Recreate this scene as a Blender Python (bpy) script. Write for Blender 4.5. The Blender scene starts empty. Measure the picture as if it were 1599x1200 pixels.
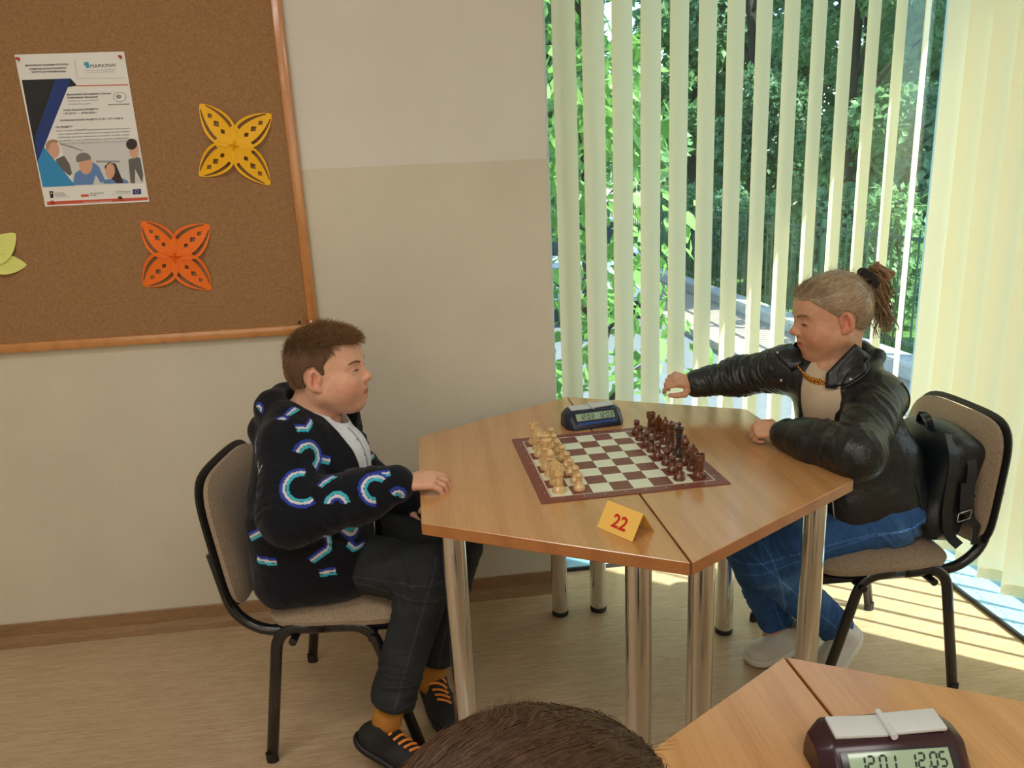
import bpy, bmesh, math, random
import numpy as np
from mathutils import Vector, Matrix, noise as mnoise

random.seed(7)
RNG = np.random.default_rng(7)
SC = bpy.context.scene
COL = SC.collection
PI = math.pi

# ---------------------------------------------------------------- camera
def cam_axes(pitch, roll, yaw):
    cy, sy, cp, sp = math.cos(yaw), math.sin(yaw), math.cos(pitch), math.sin(pitch)
    fwd = Vector((sy * cp, cy * cp, -sp)); right = Vector((cy, -sy, 0)); up = right.cross(fwd)
    cr, sr = math.cos(roll), math.sin(roll)
    return right * cr + up * sr, up * cr - right * sr, fwd
cam = bpy.data.cameras.new('camera'); cam_o = bpy.data.objects.new('camera', cam); COL.objects.link(cam_o)
cr_, cu_, cf_ = cam_axes(math.radians(15.132), math.radians(-2.728), math.radians(5.758))
M = Matrix((cr_, cu_, -cf_)).transposed().to_4x4(); M.translation = Vector((0, 0, 1.4625))
cam_o.matrix_world = M
cam.sensor_fit = 'HORIZONTAL'; cam.sensor_width = 36; cam.lens = 1168.64 / 1599 * 36
cam.clip_start = 0.02; cam.clip_end = 200
SC.camera = cam_o

# ---------------------------------------------------------------- world, sun, exposure
SC.view_settings.view_transform = 'Standard'; SC.view_settings.look = 'None'
SC.view_settings.exposure = 0.14; SC.view_settings.gamma = 1.0
SC.view_settings.use_curve_mapping = False
W = bpy.data.worlds.new('sky'); SC.world = W; W.use_nodes = True
wn = W.node_tree; bg = wn.nodes['Background']
sky = wn.nodes.new('ShaderNodeTexSky'); sky.sky_type = 'NISHITA'; sky.sun_disc = False
sky.sun_elevation = math.radians(46); sky.sun_rotation = math.radians(127)
wn.links.new(sky.outputs[0], bg.inputs[0]); bg.inputs[1].default_value = SKY_STRENGTH = 0.55

SUN_EL = math.radians(46)
sdir = Vector((-0.795 * math.cos(SUN_EL), 0.607 * math.cos(SUN_EL), -math.sin(SUN_EL)))
sun = bpy.data.lights.new('sun', 'SUN'); sun.energy = 11.0; sun.angle = math.radians(0.6); sun.color = (1, .95, .86)
sun_o = bpy.data.objects.new('sun', sun); COL.objects.link(sun_o)
sun_o.rotation_euler = sdir.to_track_quat('-Z', 'Y').to_euler(); sun_o.location = (6, -3, 6)

def area(name, loc, sx, sy, power, color, rot=(0, 0, 0)):
    l = bpy.data.lights.new(name, 'AREA'); l.shape = 'RECTANGLE'; l.size = sx; l.size_y = sy
    l.energy = power; l.color = color
    o = bpy.data.objects.new(name, l); COL.objects.link(o); o.location = loc; o.rotation_euler = rot
    return o
# added soft fill lights under the ceiling, out of frame, brightening the room
area('ceiling_fill_light', (-1.0, 0.6, 2.84), 1.2, .3, 15, (1, .965, .92))
area('ceiling_fill_light', (0.6, -0.6, 2.84), 1.2, .3, 18, (1, .965, .92))
area('ceiling_fill_light', (-1.6, -1.6, 2.84), 1.2, .3, 14, (1, .965, .92))
# added soft fill behind the camera; no window is built there
area('rear_fill_light', (-0.6, -2.9, 1.6), 3.2, 1.8, 42, (1, .965, .92), (math.radians(-90), 0, 0))

# ---------------------------------------------------------------- helpers
def link(name, me, mat=None, parent=None, loc=None, smooth=False):
    o = bpy.data.objects.new(name, me); COL.objects.link(o)
    if mat is not None and not me.materials:
        for m in (mat if isinstance(mat, (list, tuple)) else [mat]): me.materials.append(m)
    if loc is not None: o.location = loc
    if parent is not None: o.parent = parent
    if smooth: me.polygons.foreach_set('use_smooth', [True] * len(me.polygons))
    return o
def tag(o, label=None, cat=None, group=None, kind=None):
    if label: o['label'] = label
    if cat: o['category'] = cat
    if group: o['group'] = group
    if kind: o['kind'] = kind
    return o
def empty(name, loc=(0, 0, 0), rz=0, label=None, cat=None, group=None, kind=None):
    o = bpy.data.objects.new(name, None); COL.objects.link(o); o.location = loc; o.rotation_euler = (0, 0, rz)
    o.empty_display_size = .05
    return tag(o, label, cat, group, kind)
def copy_tree(o, parent=None):
    c = o.copy(); COL.objects.link(c)
    if parent is not None: c.parent = parent
    for ch in list(o.children): copy_tree(ch, c)
    return c
def fin(bm, name, mat, parent=None, loc=None, smooth=False, auto=None):
    bmesh.ops.recalc_face_normals(bm, faces=bm.faces)
    me = bpy.data.meshes.new(name); bm.to_mesh(me); bm.free()
    o = link(name, me, mat, parent, loc, smooth or auto is not None)
    if auto is not None:
        try: me.set_sharp_from_angle(angle=math.radians(auto))
        except Exception: pass
    return o
def bx(bm, c, s, rot=None, bev=0, seg=2):
    r = bmesh.ops.create_cube(bm, size=1)
    vs = r['verts']
    m = Matrix.Translation(c) @ (rot.to_4x4() if rot is not None else Matrix.Identity(4)) @ Matrix.Diagonal((*s, 1))
    bmesh.ops.transform(bm, matrix=m, verts=vs)
    if bev:
        es = {e for v in vs for e in v.link_edges}
        bmesh.ops.bevel(bm, geom=list(es), offset=bev, segments=seg, profile=.5, affect='EDGES')
def box_obj(name, c, s, mat, parent=None, bev=0, rot=None):
    bm = bmesh.new(); bx(bm, (0, 0, 0), s, rot, bev)
    return fin(bm, name, mat, parent, c, auto=35 if bev else None)
def prism(bm, pts, z0, z1):
    lo = [bm.verts.new((x, y, z0)) for x, y in pts]; hi = [bm.verts.new((x, y, z1)) for x, y in pts]
    n = len(pts); bm.faces.new(lo[::-1]); bm.faces.new(hi)
    for i in range(n): bm.faces.new((lo[i], lo[(i + 1) % n], hi[(i + 1) % n], hi[i]))
def tube(bm, pts, r, seg=10, cap=True, flat=None):
    """swept tube through pts; r number or list; flat=(axis, factor) squashes the section"""
    pts = [Vector(p) for p in pts]; n = len(pts)
    rs = r if isinstance(r, (list, tuple)) else [r] * n
    t0 = (pts[1] - pts[0]).normalized()
    up = Vector((0, 0, 1)) if abs(t0.z) < .9 else Vector((1, 0, 0))
    u = t0.cross(up).normalized(); rings = []; prev = t0
    for i, p in enumerate(pts):
        t = (pts[min(i + 1, n - 1)] - pts[max(i - 1, 0)]).normalized()
        q = prev.rotation_difference(t); u = (q @ u); u = (u - t * u.dot(t)).normalized(); v = t.cross(u); prev = t
        ring = []
        for k in range(seg):
            a = 2 * PI * k / seg; d = (u * math.cos(a) + v * math.sin(a)) * rs[i]
            if flat: ax = Vector(flat[0]); d = d + ax * (d.dot(ax) * (flat[1] - 1))
            ring.append(bm.verts.new(p + d))
        rings.append(ring)
    for a, b in zip(rings, rings[1:]):
        for k in range(seg): bm.faces.new((a[k], a[(k + 1) % seg], b[(k + 1) % seg], b[k]))
    if cap: bm.faces.new(rings[0][::-1]); bm.faces.new(rings[-1])
def smooth_path(pts, n=6):
    """Catmull-Rom through pts"""
    P = [Vector(p) for p in pts]; P = [2 * P[0] - P[1]] + P + [2 * P[-1] - P[-2]]; out = []
    for i in range(1, len(P) - 2):
        for k in range(n):
            t = k / n; a, b, c, d = P[i - 1:i + 3]
            out.append(.5 * ((2 * b) + (c - a) * t + (2 * a - 5 * b + 4 * c - d) * t * t + (3 * b - a - 3 * c + d) * t ** 3))
    out.append(P[-2]); return out
def fillet(pts, r, n=5):
    P = [Vector(p) for p in pts]; out = [P[0]]
    for a, b, c in zip(P, P[1:], P[2:]):
        d0 = (a - b); d1 = (c - b); rr = min(r, d0.length * .49, d1.length * .49)
        s = b + d0.normalized() * rr; e = b + d1.normalized() * rr
        for k in range(n + 1):
            t = k / n; out.append(s * (1 - t) ** 2 + b * 2 * t * (1 - t) + e * t * t)
    out.append(P[-1]); return out
def lathe(bm, prof, seg=20, c=(0, 0, 0)):
    rings = []
    for r, z in prof:
        rings.append([bm.verts.new((c[0] + r * math.cos(2 * PI * k / seg), c[1] + r * math.sin(2 * PI * k / seg), c[2] + z)) for k in range(seg)])
    for a, b in zip(rings, rings[1:]):
        for k in range(seg): bm.faces.new((a[k], a[(k + 1) % seg], b[(k + 1) % seg], b[k]))
    bm.faces.new(rings[0][::-1]); bm.faces.new(rings[-1])
def shape2d(name, loops, mat, parent=None, depth=.0004, loc=(0, 0, 0), rot=(0, 0, 0)):
    """flat filled shape with holes: loops of 2-D points, first the outline"""
    cu = bpy.data.curves.new(name, 'CURVE'); cu.dimensions = '2D'; cu.fill_mode = 'BOTH'; cu.extrude = depth
    for L in loops:
        s = cu.splines.new('POLY'); s.points.add(len(L) - 1); s.use_cyclic_u = True
        for p, q in zip(s.points, L): p.co = (q[0], q[1], 0, 1)
    return curve_to_mesh(cu, name, mat, parent, loc, rot)
def curve_to_mesh(cu, name, mat, parent, loc, rot):
    t = bpy.data.objects.new('tmp', cu); COL.objects.link(t)
    dg = bpy.context.evaluated_depsgraph_get(); dg.update()
    me = bpy.data.meshes.new_from_object(t.evaluated_get(dg)); me.materials.clear()
    bpy.data.objects.remove(t); bpy.data.curves.remove(cu); me.name = name
    o = link(name, me, mat, parent, loc); o.rotation_euler = rot
    return o
def text_obj(name, s, size, mat, parent=None, loc=(0, 0, 0), rot=(0, 0, 0), align='LEFT', depth=.0001, bold=0, width=None, shear=0):
    cu = bpy.data.curves.new(name, 'FONT'); cu.body = s; cu.size = size; cu.align_x = align; cu.extrude = depth; cu.offset = bold
    cu.resolution_u = 2; cu.shear = shear
    o = curve_to_mesh(cu, name, mat, parent, loc, rot)
    if width:
        xs = [v.co.x for v in o.data.vertices]; w = max(xs) - min(xs)
        if w > 0: o.scale = (width / w, 1, 1)
    return o

# ---------------------------------------------------------------- materials
def srgb(r, g, b):
    f = lambda c: (c / 255 / 12.92) if c / 255 <= .04045 else ((c / 255 + .055) / 1.055) ** 2.4
    return (f(r), f(g), f(b), 1)
class NT:
    def __init__(s, name):
        s.m = bpy.data.materials.new(name); s.m.use_nodes = True; s.t = s.m.node_tree; s.b = s.t.nodes['Principled BSDF']
    def n(s, kind, **kw):
        nd = s.t.nodes.new('ShaderNode' + kind)
        for k, v in kw.items():
            if k in nd.inputs: nd.inputs[k].default_value = v
            else: setattr(nd, k, v)
        return nd
    def l(s, a, b): s.t.links.new(a, b)
    def ramp(s, fac, stops):
        r = s.n('ValToRGB'); e = r.color_ramp.elements
        while len(e) < len(stops): e.new(.5)
        for q, (p, c) in zip(e, stops): q.position = p; q.color = c
        s.l(fac, r.inputs[0]); return r.outputs[0]
    def coord(s, scale=(1, 1, 1), kind='Object', rot=(0, 0, 0)):
        tc = s.n('TexCoord'); mp = s.n('Mapping'); mp.inputs['Scale'].default_value = scale; mp.inputs['Rotation'].default_value = rot
        s.l(tc.outputs[kind], mp.inputs[0]); return mp.outputs[0]
    def noise(s, vec, scale, detail=4, rough=.55, dist=0):
        nd = s.n('TexNoise'); nd.inputs['Scale'].default_value = scale; nd.inputs['Detail'].default_value = detail
        nd.inputs['Roughness'].default_value = rough; nd.inputs['Distortion'].default_value = dist
        s.l(vec, nd.inputs['Vector']); return nd.outputs[0]
    def bump(s, h, strength=.3, dist=.002, normal=None):
        b = s.n('Bump'); b.inputs['Strength'].default_value = strength; b.inputs['Distance'].default_value = dist
        s.l(h, b.inputs['Height'])
        if normal is not None: s.l(normal, b.inputs['Normal'])
        s.l(b.outputs[0], s.b.inputs['Normal']); return b.outputs[0]
    def mix(s, a, b, fac, blend='MIX'):
        m = s.n('Mix'); m.data_type = 'RGBA'; m.blend_type = blend
        if isinstance(fac, (int, float)): m.inputs[0].default_value = fac
        else: s.l(fac, m.inputs[0])
        for i, c in ((6, a), (7, b)):
            if isinstance(c, tuple): m.inputs[i].default_value = c
            else: s.l(c, m.inputs[i])
        return m.outputs[2]
def plain(name, c, rough=.5, metal=0, spec=.5, bump=None, vary=None, coat=0, sheen=0):
    t = NT(name); t.b.inputs['Roughness'].default_value = rough; t.b.inputs['Metallic'].default_value = metal
    t.b.inputs['Specular IOR Level'].default_value = spec
    if coat: t.b.inputs['Coat Weight'].default_value = coat; t.b.inputs['Coat Roughness'].default_value = .1
    if sheen: t.b.inputs['Sheen Weight'].default_value = sheen
    v = t.coord()
    a = vary or .08
    n = t.noise(v, 18, 3)
    d = tuple(x * (1 - a) for x in c[:3]) + (1,); l = tuple(min(1, x * (1 + a)) for x in c[:3]) + (1,)
    t.l(t.ramp(n, [(.3, d), (.7, l)]), t.b.inputs['Base Color'])
    if bump: t.bump(t.noise(v, bump[0], 4), bump[1], bump[2])
    return t.m
def vcol(name, rough=.5, bump=None, spec=.5, sss=0, sheen=0):
    t = NT(name); a = t.n('Attribute'); a.attribute_name = 'Col'
    v = t.coord(); n = t.noise(v, 60, 3)
    c = t.mix(a.outputs[0], t.ramp(n, [(.3, (.9, .9, .9, 1)), (.7, (1.06, 1.06, 1.06, 1))]), 1.0, 'MULTIPLY')
    t.l(c, t.b.inputs['Base Color']); t.b.inputs['Roughness'].default_value = rough; t.b.inputs['Specular IOR Level'].default_value = spec
    if sss:
        t.b.inputs['Subsurface Weight'].default_value = sss; t.b.inputs['Subsurface Radius'].default_value = (1, .35, .2); t.b.inputs['Subsurface Scale'].default_value = .006
    if sheen: t.b.inputs['Sheen Weight'].default_value = sheen
    if bump: t.bump(t.noise(v, bump[0], 4), bump[1], bump[2])
    return t.m
def wood(name, c0, c1, c2, rough=.35, rot=0, scale=1.0):
    t = NT(name); v = t.coord((1, 1, 1), rot=(0, 0, rot))
    mp = t.n('Mapping'); mp.inputs['Scale'].default_value = (9 * scale, .9 * scale, 9 * scale); t.l(v, mp.inputs[0])
    big = t.noise(mp.outputs[0], 1.3, 3, .5, 1.2)
    w = t.n('TexWave'); w.wave_type = 'BANDS'; w.bands_direction = 'X'; w.inputs['Scale'].default_value = 1.6
    w.inputs['Distortion'].default_value = 9; w.inputs['Detail'].default_value = 2; w.inputs['Detail Scale'].default_value = .7
    mp3 = t.n('Mapping'); mp3.inputs['Scale'].default_value = (2.2 * scale, .35 * scale, 2 * scale); t.l(v, mp3.inputs[0]); t.l(mp3.outputs[0], w.inputs['Vector'])
    mp2 = t.n('Mapping'); mp2.inputs['Scale'].default_value = (160 * scale, 6 * scale, 60 * scale); t.l(v, mp2.inputs[0])
    fine = t.noise(mp2.outputs[0], 1.5, 3, .6)
    a = t.mix(t.ramp(big, [(.3, c0), (.7, c1)]), t.ramp(w.outputs[0], [(.0, c2), (.45, c1)]), .35)
    col = t.mix(a, t.ramp(fine, [(.35, c2), (.6, c1)]), .3)
    t.l(col, t.b.inputs['Base Color']); t.b.inputs['Roughness'].default_value = rough
    t.bump(fine, .12, .0006); t.b.inputs['Coat Weight'].default_value = .8; t.b.inputs['Coat Roughness'].default_value = .16
    return t.m
# ---------------------------------------------------------------- implicit bodies (smooth unions turned into one surface)
def rotm(yaw=0, pitch=0, roll=0):
    """frame with x forward, y left, z up; pitch>0 looks up"""
    return np.array(Matrix.Rotation(yaw, 3, 'Z') @ Matrix.Rotation(-pitch, 3, 'Y') @ Matrix.Rotation(roll, 3, 'X'))
class SDF:
    def __init__(s): s.pr = []; s.R = np.eye(3); s.t = np.zeros(3); s.sc = 1.0; s.post = None
    def frame(s, t=(0, 0, 0), R=None, sc=1.0): s.t = np.array(t, float); s.R = np.eye(3) if R is None else np.asarray(R, float); s.sc = sc
    def _add(s, fn, c, r, op, k):
        R, t, sc = s.R, s.t, s.sc
        cw = t + R @ (np.asarray(c, float) * sc)
        s.pr.append((lambda P: fn(((P - t) @ R) / sc) * sc, cw, r * sc, op, max(k * sc, 1e-5)))
    def ell(s, c, rad, op='u', k=.01, R=None):
        c = np.array(c, float); rad = np.array(rad, float); R = None if R is None else np.asarray(R)
        def fn(P):
            q = P - c
            if R is not None: q = q @ R
            a = np.sqrt(((q / rad) ** 2).sum(1)); b = np.sqrt(((q / rad ** 2) ** 2).sum(1))
            return a * (a - 1) / np.maximum(b, 1e-9)
        s._add(fn, c, rad.max(), op, k)
    def sph(s, c, r, op='u', k=.01): s.ell(c, (r, r, r), op, k)
    def cone(s, a, b, ra, rb=None, op='u', k=.01, flat=None):
        a = np.array(a, float); b = np.array(b, float); rb = ra if rb is None else rb
        ab = b - a; L2 = max(float(ab @ ab), 1e-12)
        if flat: ax = np.array(flat[0], float); ax /= np.linalg.norm(ax); f = flat[1]
        def fn(P):
            q = P - a; h = np.clip((q @ ab) / L2, 0, 1); e = q - h[:, None] * ab
            if flat: e = e + ((e @ ax) * (f - 1))[:, None] * ax
            return np.sqrt((e * e).sum(1)) - (ra + (rb - ra) * h)
        s._add(fn, (a + b) / 2, math.sqrt(L2) / 2 + max(ra, rb) * (max(1, 1 / flat[1]) if flat else 1), op, k)
    def chain(s, pts, rs, k=.01, op='u', flat=None):
        for i in range(len(pts) - 1): s.cone(pts[i], pts[i + 1], rs[i], rs[i + 1], op, k, flat)
    def box(s, c, h, r=.005, op='u', k=.01, R=None):
        c = np.array(c, float); h = np.array(h, float) - r; R = None if R is None else np.asarray(R)
        def fn(P):
            q = P - c
            if R is not None: q = q @ R
            q = np.abs(q) - h
            return np.sqrt((np.maximum(q, 0) ** 2).sum(1)) + np.minimum(q.max(1), 0) - r
        s._add(fn, c, float(np.linalg.norm(h)) + r, op, k)
    def ev(s, P, pr=None):
        d = np.full(len(P), 1.0)
        for fn, c, r, op, k in (s.pr if pr is None else pr):
            e = fn(P)
            if op == 'u':
                h = np.maximum(k - np.abs(d - e), 0) / k; d = np.minimum(d, e) - h * h * k * .25
            elif op == 's':
                e = -e; h = np.maximum(k - np.abs(d - e), 0) / k; d = np.maximum(d, e) + h * h * k * .25
            else:
                h = np.maximum(k - np.abs(d - e), 0) / k; d = np.maximum(d, e) + h * h * k * .25
        if s.post is not None: d = s.post(P, d)
        return d
    def mesh(s, h=.003, smooth=1):
        B = 12; bs = B * h
        us = [q for q in s.pr if q[3] == 'u']
        lo = np.min([q[1] - q[2] for q in us], 0) - 3 * h; hi = np.max([q[1] + q[2] for q in us], 0) + 3 * h
        lo = np.floor(lo / h) * h
        nb = np.ceil((hi - lo) / bs).astype(int)
        I = np.stack(np.meshgrid(*[np.arange(n) for n in nb], indexing='ij'), -1).reshape(-1, 3)
        cen = lo + (I + .5) * bs; d = s.ev(cen)
        I = I[np.abs(d) < bs * 1.6]
        g = np.arange(B + 1) * h; L = np.stack(np.meshgrid(g, g, g, indexing='ij'), -1).reshape(-1, 3)
        V = np.empty((len(I), (B + 1) ** 3), np.float32)
        for n, ib in enumerate(I):
            o = lo + ib * bs; c = o + bs / 2
            near = [q for q in s.pr if np.linalg.norm(q[1] - c) < q[2] + bs * .9 + max(.03, q[4] * 1.3) + .012]
            V[n] = s.ev(o + L, near)
        V = V.reshape(-1, B + 1, B + 1, B + 1)
        S = V < 0
        offs = [(0, 0, 0), (1, 0, 0), (0, 1, 0), (1, 1, 0), (0, 0, 1), (1, 0, 1), (0, 1, 1), (1, 1, 1)]
        cnt = sum(S[:, a:a + B, b:b + B, c:c + B].astype(np.int8) for a, b, c in offs)
        m = np.nonzero((cnt > 0) & (cnt < 8))
        cv = np.stack([V[m[0], m[1] + a, m[2] + b, m[3] + c] for a, b, c in offs], 1)
        gi = I[m[0]] * B + np.stack(m[1:], 1)
        edges = [(0, 1), (2, 3), (4, 5), (6, 7), (0, 2), (1, 3), (4, 6), (5, 7), (0, 4), (1, 5), (2, 6), (3, 7)]
        acc = np.zeros((len(gi), 3)); num = np.zeros(len(gi)); O = np.array(offs, float)
        for a, b in edges:
            x = (cv[:, a] < 0) != (cv[:, b] < 0); t = cv[:, a] / np.where(x, cv[:, a] - cv[:, b], 1)
            p = O[a] + t[:, None] * (O[b] - O[a]); acc += np.where(x[:, None], p, 0); num += x
        verts = lo + (gi + acc / np.maximum(num, 1)[:, None]) * h
        D = nb * B + 2; key = lambda q: (q[:, 0] * D[1] + q[:, 1]) * D[2] + q[:, 2]
        K = key(gi); order = np.argsort(K); Ks = K[order]
        def find(q):
            kk = key(q); p = np.clip(np.searchsorted(Ks, kk), 0, len(Ks) - 1); ok = Ks[p] == kk
            return np.where(ok, order[p], -1)
        F = []
        for ax, corner in ((0, 1), (1, 2), (2, 4)):
            a0 = cv[:, 0] < 0; b0 = cv[:, corner] < 0; x = np.nonzero(a0 != b0)[0]
            u, w = np.eye(3, dtype=int)[(ax + 1) % 3], np.eye(3, dtype=int)[(ax + 2) % 3]
            q = np.stack([x, find(gi[x] - u), find(gi[x] - u - w), find(gi[x] - w)], 1)
            q[~a0[x]] = q[~a0[x]][:, ::-1]
            F.append(q[(q >= 0).all(1)])
        F = np.concatenate(F)
        for _ in range(smooth):
            acc = np.zeros_like(verts); n = np.zeros(len(verts))
            for k in range(4):
                np.add.at(acc, F[:, k], verts[F[:, (k + 1) % 4]]); np.add.at(n, F[:, k], 1)
            verts = .5 * verts + .5 * acc / np.maximum(n, 1)[:, None] if True else verts
        return verts, F
def keep_largest(V, F):
    lab = np.arange(len(V))
    while True:
        m = lab[F].min(1); new = lab.copy()
        for k in range(4): np.minimum.at(new, F[:, k], m)
        for _ in range(4): new = new[new]
        if (new == lab).all(): break
        lab = new
    big = np.bincount(lab).argmax(); keep = lab == big; idx = np.cumsum(keep) - 1; Fk = keep[F[:, 0]]
    return V[keep], idx[F[Fk]]
def np_mesh(name, V, F, colors=None):
    me = bpy.data.meshes.new(name); me.vertices.add(len(V)); me.vertices.foreach_set('co', np.asarray(V, np.float32).ravel())
    k = F.shape[1]; me.loops.add(F.size); me.loops.foreach_set('vertex_index', F.astype(np.int32).ravel())
    me.polygons.add(len(F)); me.polygons.foreach_set('loop_start', np.arange(len(F), dtype=np.int32) * k)
    me.polygons.foreach_set('use_smooth', np.ones(len(F), bool))
    me.update(calc_edges=True); me.validate()
    if colors is not None:
        a = me.color_attributes.new('Col', 'FLOAT_COLOR', 'POINT')
        c = np.ones((len(V), 4), np.float32); c[:, :3] = colors; a.data.foreach_set('color', c.ravel())
    return me
def sdf_obj(name, S, mat, parent, h=.003, smooth=1, color=None, origin=(0, 0, 0), disp=None):
    V, F = keep_largest(*S.mesh(h, smooth))
    if disp is not None: V = displace(V, F, disp(V))
    c = color(V) if callable(color) else color
    me = np_mesh(name, V - np.asarray(origin), F, c)
    o = link(name, me, mat, parent); o['_n'] = len(F); del o['_n']
    if parent is None: o.location = origin
    return o, V, F
def folds(P, f=1.0, seed=0.0):
    x, y, z = P[:, 0] * f, P[:, 1] * f, P[:, 2] * f
    a = np.sin(31 * x + 17 * z + 2.2 * np.sin(13 * y + seed) + 1.7 * np.sin(19 * z + 2 * seed))
    b = np.sin(23 * z - 29 * y + 2.0 * np.sin(17 * x + 1.3 + seed) + seed)
    return a * .6 + b * .4
def rings(P, a, b, f, amp, lo=0, hi=1, tw=3.0):
    """sleeve / trouser wrinkles across the limb a-b, strongest between lo and hi"""
    a = np.array(a); b = np.array(b); ab = b - a; L = np.linalg.norm(ab); u = ab / L
    q = P - a; t = (q @ u) / L; e = q - (q @ u)[:, None] * u
    w = np.exp(-((t - (lo + hi) / 2) / max((hi - lo) / 2, 1e-3)) ** 4) * (np.linalg.norm(e, axis=1) < .12)
    ph = t * L * f + tw * np.sin(e[:, 0] * 25 + 1) + tw * np.sin(e[:, 1] * 29 + e[:, 2] * 21)
    return amp * w * np.sin(ph)
_PERM = np.random.default_rng(11).permutation(256); _PERM = np.concatenate([_PERM, _PERM, _PERM]); _GR = np.random.default_rng(12).normal(0, 1, (256, 3)); _GR /= np.linalg.norm(_GR, axis=1)[:, None]
def perlin(P):
    P = np.asarray(P, float); I = np.floor(P).astype(int); f = P - I; I &= 255; w = f * f * f * (f * (f * 6 - 15) + 10); r = 0
    for a in (0, 1):
        for b in (0, 1):
            for c in (0, 1):
                h = _PERM[_PERM[_PERM[(I[:, 0] + a) & 255] + ((I[:, 1] + b) & 255)] + ((I[:, 2] + c) & 255)]
                d = ((f - (a, b, c)) * _GR[h]).sum(1); r = r + d * (w[:, 0] if a else 1 - w[:, 0]) * (w[:, 1] if b else 1 - w[:, 1]) * (w[:, 2] if c else 1 - w[:, 2])
    return r
def ridged(P, seed=0.0):
    """cloth creases: sharp crests, soft valleys, about -1..1"""
    return 1 - 3.2 * np.abs(perlin(P + seed))
def limb_creases(V, a, b, along=55, around=14, lo=-.2, hi=1.2, seed=0.0, tilt=.35, rad=.12):
    """creases running round a limb a-b, returned as -1..1 weighted by nearness to the stretch lo..hi"""
    a = np.array(a, float); b = np.array(b, float); ab = b - a; L = np.linalg.norm(ab); u = ab / L; q = V - a; t = (q @ u); e = q - t[:, None] * u
    k = np.cross(u, (0.3, 0.5, .8)); k /= np.linalg.norm(k); m = np.cross(u, k)
    w = np.exp(-(np.abs(t / L - (lo + hi) / 2) / ((hi - lo) / 2)) ** 4) * np.clip((rad - np.linalg.norm(e, axis=1)) / .03, 0, 1)
    Q = np.stack([t * along + tilt * along * (e @ k) + 1.2 * perlin(V * 9 + seed), (e @ k) * around, (e @ m) * around], 1)
    return w * ridged(Q, seed)
def displace(V, F, d, it=1):
    return V + nrm_of(V, F) * d[:, None]
def nrm_of(V, F):
    N = np.zeros_like(V); fn = np.cross(V[F[:, 2]] - V[F[:, 0]], V[F[:, 3]] - V[F[:, 1]])
    for k in range(4): np.add.at(N, F[:, k], fn)
    return N / (np.linalg.norm(N, axis=1)[:, None] + 1e-12)
def hand(S, wrist, f, n, s, size=1.0, curl=(.5, .6, .7, .8), thumb=(.4, .3), spread=.10, rw=.021):
    """f: towards the fingers, n: out of the back of the hand, s: towards the thumb"""
    w = np.array(wrist, float); f = np.array(f, float); f /= np.linalg.norm(f)
    n = np.array(n, float); n -= f * (n @ f); n /= np.linalg.norm(n); sg = np.array(s, float); s = sg - f * (sg @ f) - n * (sg @ n); s /= np.linalg.norm(s)
    z = size
    kn = []
    for i, (o, l) in enumerate(((.027, .076), (.009, .079), (-.009, .075), (-.025, .068))):
        base = w + s * o * z * .45; k = w + f * l * z + s * o * z + n * (.004 - abs(o) * .12) * z
        S.cone(base, k, .0135 * z, .0105 * z, k=.012 * z); kn.append(k)
    S.cone(w - f * .03 * z, w + f * .02 * z, rw * z, .02 * z, k=.015, flat=(n, 1.25))
    for i, (k, L, c) in enumerate(zip(kn, (.042, .047, .043, .034), curl)):
        d = f + s * (1.5 - i) * spread; d /= np.linalg.norm(d); p = k; r = .0092 * z * (1 - .04 * i); ang = 0
        for j, (q, rr) in enumerate(((.46, .95), (.31, .88), (.23, .76))):
            ang += c * (.8, 1.0, .6)[j]
            dd = d * math.cos(ang) - n * math.sin(ang); e = p + dd * L * 1.55 * q * z
            S.cone(p, e, r, r * rr, k=.0022 * z); p = e; r *= rr
    d = (f * .55 + s * .85 - n * .25); d /= np.linalg.norm(d); p = w + f * .016 * z + s * .016 * z - n * .006 * z; r = .0145 * z
    for j, (q, rr) in enumerate(((.040, .78), (.028, .88), (.023, .82))):
        if j: d = d * math.cos(thumb[j - 1]) + (f * .8 - s * .4 - n * .45) * math.sin(thumb[j - 1]); d /= np.linalg.norm(d)
        e = p + d * q * z; S.cone(p, e, r, r * rr, k=.008 * z if j == 0 else .003 * z); p = e; r *= rr
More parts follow.
